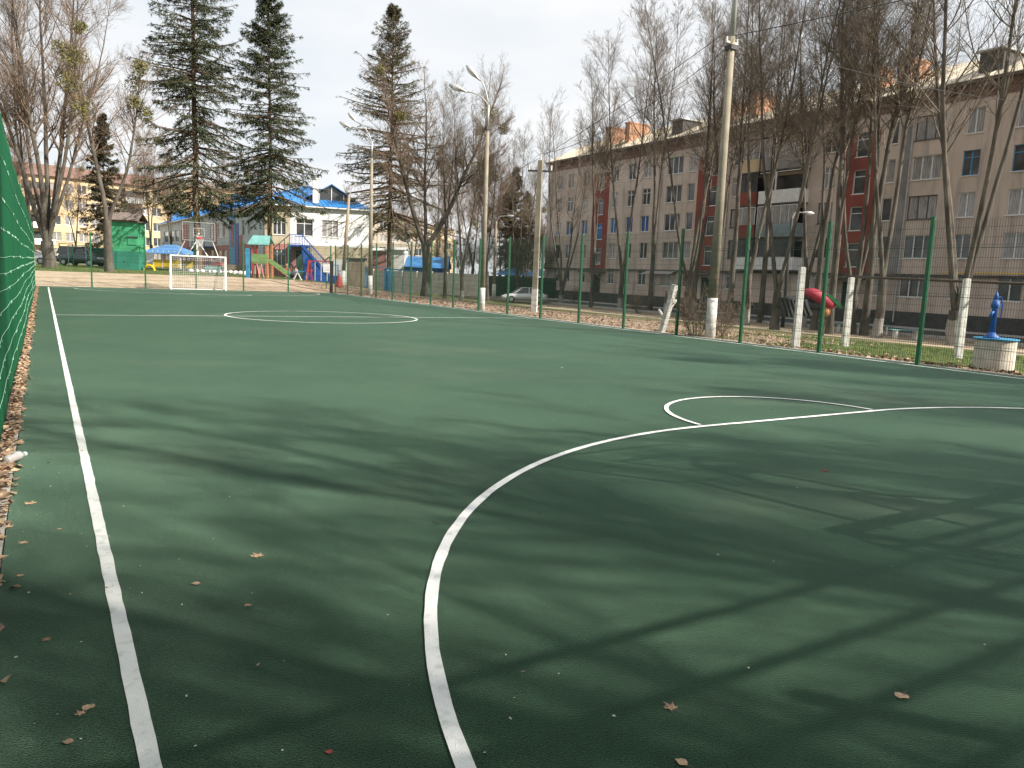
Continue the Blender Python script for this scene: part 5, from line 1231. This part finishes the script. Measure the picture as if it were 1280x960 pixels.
# ------------------------------------------------------------------ playground things beyond the far end
def P3(px, py, z): return at(px, py, z)
def slide():
    p = at(328, 352, 56); g = G(p[0], p[1]); t = thing('playground_slide', 'play tower with teal roof, red posts and orange slide left of the fir', 'slide', (p[0], p[1], g), rzd(_R0[:2]))
    for x in (-.55, .55):
        for yy in (-.5, .5): MB().box(x-.06, x+.06, yy-.06, yy+.06, 0, 2.5).build('post', M_redp if x < 0 else M_orange, t)
    MB().poly([(-.85, -.7, 2.35), (.75, -.7, 2.35), (.60, 0, 3.0), (-.65, 0, 3.0)], (0, 0, .05)).poly([(-.85, .7, 2.35), (.75, .7, 2.35), (.60, 0, 3.0), (-.65, 0, 3.0)], (0, 0, .05)).build('roof', M_teal, t)
    MB().box(-.6, .6, -.55, .55, 1.0, 1.08).build('platform', M_lgreen, t)
    MB().box(-.6, .6, -.58, -.53, 1.1, 1.7).build('side_board', M_lgreen, t); MB().box(-1.0, -.72, -.6, -.3, -.1, 2.1).build('blue_column', M_sky, t)
    MB().bar((.6, -.25, 1.1), (2.0, -.25, .15), .5, .05).build('chute', M_orange, t)
    for yy in (-.52, .02): MB().bar((.6, yy, 1.3), (2.0, yy, .35), .05, .22).build('chute_rail', M_lgreen, t)
    MB().bar((-.2, -.6, 1.0), (.1, -.9, 0), .06).bar((.1, -.6, 1.0), (.4, -.9, 0), .06).build('ladder', M_redp, t)
slide()
def swing():
    p = at(386, 354, 57); g = G(p[0], p[1]); t = thing('swing_frame', 'red and blue swing frame with hanging rods left of the fence corner', 'swing', (p[0], p[1], g), rzd(_R0[:2]))
    MB().bar((-.15, 0, -.1), (0, 0, 1.55), .1).bar((.15, .4, -.1), (0, .2, 1.55), .1).build('leg', M_redp, t); MB().bar((1.75, 0, -.1), (1.62, 0, 1.5), .08).bar((1.5, .4, -.1), (1.62, .2, 1.5), .08).build('leg', M_white, t)
    MB().bar((0, .05, 1.53), (1.65, .05, 1.53), .07).build('top_beam', M_pinkred, t)
    for x in (.45, .9, 1.35): MB().bar((x, .05, 1.5), (x, .05, .1), .03).build('rod', M_white, t)
swing()
def simple(name, label, cat, px, py, z, builds):
    p = at(px, py, z); g = G(p[0], p[1]); t = thing(name, label, cat, (p[0], p[1], g), rzd(_R0[:2]))
    for nm, mat, fn in builds:
        m = MB(); fn(m); m.build(nm, mat, t)
    return t
simple('sandwich_board', 'white board on a stand beside the yellow pavilion', 'sign board', 187, 338, 70, [('board', M_white, lambda m: m.bar((-.05, -.1, .5), (.05, .15, 1.45), .75, .04)), ('stand', M_dark, lambda m: m.bar((-.35, 0, 0), (.0, .1, .6), .05).bar((.35, 0, 0), (0, .1, .6), .05))])
simple('half_tyre', 'yellow painted half-buried tyre below the white board', 'tyre', 187, 346, 62, [('tread', M_yel, lambda m: m.tube([(.42*cos(a), 0, .42*sin(a)) for a in np.linspace(0, pi, 12)], .09, 8))])
simple('seesaw', 'pale blue and white seesaw left of the red swing', 'seesaw', 372, 352, 58, [('beam', M_sky, lambda m: m.bar((-1.0, 0, .55), (.9, 0, .7), .12, .06)), ('seat', M_pinkred, lambda m: m.box(-1.15, -.75, -.2, .2, .6, .68).box(.7, 1.1, -.2, .2, .74, .82)), ('stand', M_white, lambda m: m.bar((-.3, 0, 0), (0, 0, .62), .07).bar((.3, 0, 0), (0, 0, .62), .07).bar((-.8, .3, 0), (-.8, .3, .5), .06).bar((.6, .3, 0), (.6, .3, .6), .06))])
simple('spring_rocker', 'teal and red spring rocker behind the far goal', 'rocker', 268, 349, 61, [('body', M_teal, lambda m: m.box(-.7, .5, -.15, .15, .3, .6).bar((.2, 0, .5), (.8, 0, .7), .1)), ('seat', M_redp, lambda m: m.box(.1, .7, -.2, .2, .72, .9)), ('stand', M_sky, lambda m: m.bar((-.5, 0, 0), (-.5, 0, .4), .08).bar((.4, 0, 0), (.4, 0, .4), .08))])
simple('tree_ring', 'low white stone ring round the fir behind the goal', 'flower bed edge', 258, 343, 64, [('stones', M_white, lambda m: [m.ell((x, .2*sin(x), .12), (.22, .2, .16), 8, 5) for x in np.arange(-1.2, 4.2, .45)])])
simple('painted_boulder', 'pale boulder on the grass right of the goal', 'boulder', 303, 349, 62, [('stone', M_lime, lambda m: m.ell((0, 0, .12), (.5, .3, .22), 10, 6).ell((-.6, .1, .1), (.25, .2, .18), 8, 6))])
simple('sand_box', 'brown wooden sand box left of the play tower', 'sand box', 300, 346, 68, [('boards', M_wood, lambda m: m.box(-1.3, 1.3, 0, .08, 0, .75).box(-1.3, -1.22, .08, 1.6, 0, .75).box(1.22, 1.3, .08, 1.6, 0, .75).box(-1.3, 1.3, 1.6, 1.68, 0, .75))])
simple('traffic_cone_toy', 'small red pointed playground toy near the corner of the fence', 'playground toy', 424, 356, 56, [('cone', M_redp, lambda m: m.tube([(0, 0, 0), (0, 0, .35), (0, 0, 1.0)], [.28, .22, .03], 8))])
simple('notice_box', 'white box fixed on a thin post beside the red swing', 'notice box', 408, 352, 54, [('box', M_white, lambda m: m.box(-.22, .22, -.1, .05, 1.15, 1.75)), ('post', M_gpost, lambda m: m.box(-.03, .03, -.03, .03, -.1, 1.15))])
simple('gate_post', 'thick dark short post at the far fence corner', 'post', 414, 366, 50.5, [('shaft', M_dark, lambda m: m.box(-.09, .09, -.09, .09, -.1, 2.1))])
for i, (px, w_, z) in enumerate(((477, 1.6, 74), (497, 1.3, 75), (518, 2.4, 74))):
    simple('climbing_frame', ('pale blue pipe frame left of the thin spruce trunk', 'pale blue pipe frame below the white hut', 'pale blue pipe frame left of the big V-shaped tree')[i], 'climbing frame', px, 362, z,
           [('frame', M_sky, lambda m, w_=w_: m.bar((-w_, 0, -.1), (-w_, 0, 2.4), .08).bar((w_*.4, 0, -.1), (w_*.4, 0, 2.4), .08).bar((-w_, 0, 2.38), (w_*.4, 0, 2.38), .07).bar((-w_, .8, -.1), (-w_, .8, 2.4), .08)), ('panel', M_sky, lambda m, w_=w_: m.box(-w_+.1, -w_+.45, .0, .05, .3, 2.2))])
for i, (pa, pb, z) in enumerate(((75, 92, 66), (86, 108, 72))):
    wd = (pb-pa)*z/FPX
    simple('drying_frame', ('thin green pipe frame left of the dark car', 'teal pipe frame in front of the dark car')[i], 'pipe frame', pa, 333, z, [('pipe', (M_gpost, M_teal)[i], lambda m, wd=wd: m.bar((0, 0, -.1), (0, 0, 1.9), .06).bar((wd, 0, -.1), (wd, 0, 1.9), .06).bar((0, 0, 1.88), (wd, 0, 1.88), .06))])
simple('green_container', 'dark green rubbish container between dark car and booth', 'container', 128, 333, 76, [('body', M_dkgrn, lambda m: m.box(-1.2, .9, 0, 1.2, .1, 1.7)), ('lid', M_gshed2, lambda m: m.box(-1.25, .95, -.05, 1.25, 1.7, 1.8))])
# wooden door leaning frame by the kindergarten wall
simple('wooden_hatch', 'grey wooden gate frame right of the leaning slim pole', 'gate', 441, 357, 66, [('board', M_wood, lambda m: m.box(-.5, 1.0, 0, .06, 0, 2.3)), ('lintel', M_dark, lambda m: m.box(-.9, 1.2, -.06, .12, 2.3, 2.5))])

# ------------------------------------------------------------------ two children sitting by the seesaw
def child(px, py, z, label, topm, legm, hairm, face, s=1.0):
    p = at(px, py, z); g = G(p[0], p[1]); t = thing('person', label, 'person', (p[0], p[1], g+.30), rzd(_R0[:2])+face); t.scale = (s, s, s)
    V = [(0, 0, .12), (0, 0, .30), (0, -.01, .46), (0, -.02, .52), (0, -.03, .60), (0, -.03, .70),
         (.12, 0, .44), (.17, -.10, .28), (.13, -.24, .26), (-.12, 0, .44), (-.17, -.10, .28), (-.12, -.24, .28),
         (.08, -.02, .10), (.10, -.30, .13), (.10, -.33, -.15), (.10, -.42, -.20), (-.08, -.02, .10), (-.10, -.30, .13), (-.10, -.33, -.15), (-.10, -.42, -.20)]
    E_ = [(0, 1), (1, 2), (2, 3), (3, 4), (4, 5), (2, 6), (6, 7), (7, 8), (2, 9), (9, 10), (10, 11), (0, 12), (12, 13), (13, 14), (14, 15), (0, 16), (16, 17), (17, 18), (18, 19)]
    R = [.11, .11, .10, .045, .085, .07, .05, .04, .03, .05, .04, .03, .075, .06, .045, .035, .075, .06, .045, .035]
    me = bpy.data.meshes.new('body'); me.from_pydata(V, E_, []); o = link('body', me, M_skin, t)
    sk = o.modifiers.new('skin', 'SKIN'); 
    for v, r in zip(me.skin_vertices[0].data if me.skin_vertices else [], R): v.radius = (r, r)
    if not me.skin_vertices:
        pass
    sb = o.modifiers.new('sub', 'SUBSURF'); sb.levels = 1; sb.render_levels = 2
    MB().tube([(0, 0, .06), (0, 0, .2), (0, -.01, .42), (0, -.02, .50)], [.135, .14, .13, .07], 14).tube([(.10, 0, .45), (.185, -.10, .28), (.14, -.20, .265)], [.07, .055, .045], 8).tube([(-.10, 0, .45), (-.185, -.10, .28), (-.13, -.20, .275)], [.07, .055, .045], 8).build('jacket', topm, t, smooth=True)
    MB().tube([(.08, .02, .10), (.105, -.30, .135), (.10, -.335, -.12)], [.10, .075, .06], 10).tube([(-.08, .02, .10), (-.105, -.30, .135), (-.10, -.335, -.12)], [.10, .075, .06], 10).build('trousers', legm, t, smooth=True)
    MB().ell((0, .005, .665), (.105, .11, .105), 14, 10).ell((0, .07, .58), (.08, .05, .10), 10, 6).build('hair', hairm, t, smooth=True)
    MB().ell((.1, -.40, -.21), (.045, .09, .035), 8, 5).ell((-.1, -.40, -.21), (.045, .09, .035), 8, 5).build('shoes', M_black, t, smooth=True)
child(359, 349, 58.5, 'fair-haired child in dark red sitting by the seesaw', M_redp, M_blue, M_hair, .2, 1.15)
child(370, 349, 59.0, 'dark-haired child in beige sitting beside the fair-haired one', M_ktan, M_dark, M_hairk, -.5, 1.05)

# ------------------------------------------------------------------ litter, leaves, grass
def leaf_outline(kind):
    if kind == 'maple':
        h = [(0, 1.15), (10, .72), (19, .80), (31, .40), (47, .82), (55, 1.02), (63, .78), (74, .70), (88, .42), (104, .74), (116, .78), (126, .52), (150, .42), (171, .34)]
        return [(-q*sin(radians(t))*.5, q*cos(radians(t))*.5) for t, q in h]+[(q*sin(radians(t+3))*.47, q*.96*cos(radians(t+3))*.5) for t, q in h[:0:-1]]
    else: r = [.5, .62, .75, .9, 1.0, 1.15, 1.0, .9, .75, .62, .5, .45]
    n = len(r); return [(-r[i]*sin(2*pi*(i+.5)/n)*.5, -r[i]*cos(2*pi*(i+.5)/n)*.5) for i in range(n)]
def leaf_mesh(kind, seed):
    rs = random.Random(seed); o = leaf_outline(kind); V = [(0, 0, .012)]
    for a, b in o: V.append((a*rs.uniform(.82, 1.1), b*rs.uniform(.85, 1.1), .34*a*a+.22*max(0, b)**2+rs.uniform(-.03, .05)+.02))
    n = len(o); F = [(0, 1+i, 1+(i+1) % n) for i in range(n)]
    V[0] = (0, 0, .015); V += [(0, -.2, .01), (.015, -.2, .01), (.03, -.75, .05), (.045, -.75, .05)]; F.append((n+1, n+2, n+4, n+3))
    me = bpy.data.meshes.new('leaf'); me.from_pydata(V, [], F); me.update(); return me
LM = [leaf_mesh('maple', 1), leaf_mesh('oval', 2), leaf_mesh('maple', 3)]
LMM = {}
def leaf(px, py, size, k, mat, label, rz):
    d = ray(px, py); tt = -EYE/d[2]; x, y = d[0]*tt, d[1]*tt
    kk = (k, mat.name)
    if kk not in LMM: c = LM[k].copy(); c.materials.append(mat); LMM[kk] = c
    o = link('fallen_leaf', LMM[kk], None, None, (x, y, .003), rz); o.scale = (size,)*3; tag(o, label, 'leaf')
M_leafR = mk('dry_leaf_red', (.30, .06, .04), (.18, .04, .03), scale=9, rough=.8)
for a in ((323, 696, .085, 0, M_leafA, 'curled tan maple leaf between side line and curved line', .4), (247, 730, .05, 1, M_leafA, 'small tan leaf left of the curled maple leaf', 1.2), (311, 757, .045, 1, M_leafB, 'thin reddish leaf below the curled maple leaf', 2.0),
          (111, 884, .055, 1, M_leafA, 'tan leaf near the bottom left, upper of a pair', 2.6), (102, 893, .045, 0, M_leafA, 'tan leaf near the bottom left, lower of a pair', .6), (40, 630, .09, 0, M_leafA, 'large tan leaf lying off the leaf strip', 1.0), (31, 679, .07, 0, M_leafA, 'tan maple leaf just off the kerb', 2.2),
          (1127, 870, .07, 1, M_leafA, 'bright oval tan leaf alone at bottom right', 1.7), (840, 886, .07, 0, M_leafB, 'curled brown leaf in the shade at bottom centre right', .2), (1032, 589, .085, 0, M_leafR, 'dark red leaf on the shaded court right of centre', 1.3), (855, 955, .05, 1, M_leafA, 'orange leaf at the bottom edge', .3), (413, 941, .03, 1, M_leafR, 'tiny red leaf near the bottom edge', .9), (88, 928, .04, 1, M_leafB, 'brown leaf left of the side line at the bottom', 1.1),
          (8, 660, .11, 0, M_leafA, 'pale large leaf on the kerb edge at the left', .7), (75, 662, .03, 1, M_leafA, 'small tan leaf beside the side line', .7), (703, 460, .07, 1, M_lime, 'white scrap of paper in the sunny middle of the court', .3), (898, 694, .022, 1, M_lime, 'tiny white chip in the shade right of centre', 1.3), (768, 896, .016, 1, M_lime, 'tiny white chip near the bottom centre', .3),
          (60, 800, .05, 0, M_leafB, 'small brown leaf near the left edge', 2.1), (26, 720, .05, 0, M_leafA, 'crumbled tan leaf at the left edge', 2.9), (20, 822, .018, 1, M_lime, 'small white chip at the lower left', 2.9)):
    leaf(*a)
def scatter_leaves(name, X, Y, Z, smin, smax, mat, seed, tiltmax=.8, kind='stuff'):
    rs = np.random.default_rng(seed); n = len(X); s = rs.uniform(smin, smax, n)[:, None]
    yaw = rs.random(n)*2*pi; tl = rs.normal(0, tiltmax*.5, n)
    a = np.stack([np.cos(yaw)*np.cos(tl), np.sin(yaw)*np.cos(tl), np.sin(tl)], -1); b = np.stack([-np.sin(yaw), np.cos(yaw), rs.normal(0, .3, n)], -1); up = np.array([[0, 0, 1.]])
    P = np.stack([X, Y, Z], -1); cu = s*rs.uniform(.05, .35, (n, 1))
    V = np.stack([P-a*s*.5, P-b*s*.33+up*cu, P-a*s*.1+up*cu*.1, P+b*s*.33+up*cu, P+a*s*.25-b*s*.22+up*cu*.7, P+a*s*.6+up*cu*.5, P+a*s*.25+b*s*.22+up*cu*.7], 1).reshape(-1, 3)
    V[:, 2] = np.maximum(V[:, 2], np.repeat(Z, 7)-.002)
    i = np.arange(n)[:, None]*7; F3 = np.concatenate([i+[0, 2, 3], i+[0, 1, 2], i+[1, 4, 2], i+[2, 6, 3], i+[2, 4, 5], i+[2, 5, 6]])
    return link(name, mesh_np(name, V, [F3]), mat, kind=kind)
rs = np.random.default_rng(5)
for m, n, sd in ((M_leafA, 2100, 1), (M_leafB, 2300, 2)):
    y = rs.uniform(1.5, 49, n); off = np.abs(rs.normal(0, 1, n))*.030; x = left_x(-.315, y)+off+rs.uniform(-.04, .05, n); z = np.where(x < left_x(-.235, y), .022, .004)+rs.random(n)*.012
    o = scatter_leaves('leaf_litter', x, y, z, .03, .085, m, sd, .5); o['label'] = 'dry leaves gathered along the foot of the green screen'; 
for m, n, sd in ((M_leafA, 1700, 11), (M_leafB, 2600, 12)):
    y = rs.uniform(5, 56, n); x = 16.1+np.abs(rs.normal(0, 1, n))*np.where(y > 14, 3.2, .5); k = (x < 30); x, y = x[k], y[k]
    scatter_leaves('leaf_litter', x, y, gz(x, y)+.004, .06, .15, m, sd)['label'] = 'dry leaves strewn behind the right-hand fence'
n = 300; y = rs.uniform(1.6, 46, n)**1.0; x = rs.uniform(-.2, 15.5, n); m_ = rs.random(n) < .75; x = np.where(m_, left_x(-.23, y)+np.abs(rs.normal(0, .45, n)), x)
scatter_leaves('court_debris', x, y, np.full(n, .004), .006, .024, M_leafA, 21, .3)['label'] = 'small leaf crumbs and chips scattered on the court'
n = 520; y = 1.6+28*rs.random(n)**1.3; x = np.where(rs.random(n) < .5, rs.uniform(-.2, 12, n), -.2+np.abs(rs.normal(0, 1.1, n))); scatter_leaves('court_debris', x, y, np.full(n, .004), .004, .014, M_lime, 22, .3)['label'] = 'tiny pale grit on the court'
def twigs():
    n = 70; A = Acc(); x = rs.uniform(0, 9, n); y = rs.uniform(1.8, 9, n); a = rs.random(n)*pi; l = rs.uniform(.02, .08, n)
    P = np.stack([np.stack([x, y, np.full(n, .006)], -1), np.stack([x+np.cos(a)*l*.5, y+np.sin(a)*l*.5, np.full(n, .009)], -1), np.stack([x+np.cos(a+.2)*l, y+np.sin(a+.2)*l, np.full(n, .006)], -1)], 1)
    V, Q = tubes_np(P, np.full((n, 3), .0013), 3); link('twig_litter', mesh_np('twig_litter', V, [Q]), M_twig, kind='stuff')
twigs()
def grass():
    rs = np.random.default_rng(9); n = 42000; x = 16.35+rs.random(n)**1.4*15; y = rs.uniform(3, 30, n); keep = (y < 19) | (rs.random(n) < .18) ; x, y = x[keep], y[keep]; n = len(x)
    clump = np.sin(x*2.1+np.sin(y*1.7))*np.sin(y*2.6+1)+rs.normal(0, .5, n) > -.4; x, y = x[clump], y[clump]; n = len(x); z = gz(x, y)-.01; h = rs.uniform(.03, .10, n); a = rs.random(n)*2*pi; wv = .006
    V = np.stack([np.stack([x-np.cos(a)*wv, y-np.sin(a)*wv, z], -1), np.stack([x+np.cos(a)*wv, y+np.sin(a)*wv, z], -1), np.stack([x+rs.normal(0, .03, n), y+rs.normal(0, .03, n), z+h], -1)], 1).reshape(-1, 3)
    link('grass', mesh_np('grass', V, [np.arange(3*n).reshape(-1, 3)]), M_grassb, kind='stuff')
    n = 14000; x = rs.uniform(-2, 24, n); y = rs.uniform(58, 80, n); z = gz(x, y)-.01; h = rs.uniform(.05, .14, n); a = rs.random(n)*2*pi; wv = .012
    V = np.stack([np.stack([x-np.cos(a)*wv, y-np.sin(a)*wv, z], -1), np.stack([x+np.cos(a)*wv, y+np.sin(a)*wv, z], -1), np.stack([x+rs.normal(0, .04, n), y+rs.normal(0, .04, n), z+h], -1)], 1).reshape(-1, 3)
    link('grass', mesh_np('grass', V, [np.arange(3*n).reshape(-1, 3)]), M_grassb, kind='stuff')
grass()
# crushed plastic bottle in the leaves by the screen
d = ray(18, 582); tt = -EYE/d[2]; x, y = d[0]*tt, d[1]*tt
t = thing('plastic_bottle', 'crushed clear plastic bottle with orange remains lying in the leaves by the green screen', 'bottle', (x, y, .03), 1.1)
MB().tube([(-.10, 0, .03), (-.09, 0, .034), (-.02, .004, .03), (.03, -.003, .036), (.07, 0, .032), (.10, 0, .028), (.13, 0, .026)], [.022, .034, .030, .036, .033, .016, .013], 12).build('bottle_body', M_bottle, t, smooth=True)
MB().tube([(.13, 0, .026), (.15, 0, .026)], .016, 10).build('cap', M_white, t); MB().tube([(-.085, 0, .02), (-.02, .004, .018), (.05, 0, .018)], [.020, .024, .018], 10).build('residue', M_orange, t, smooth=True)
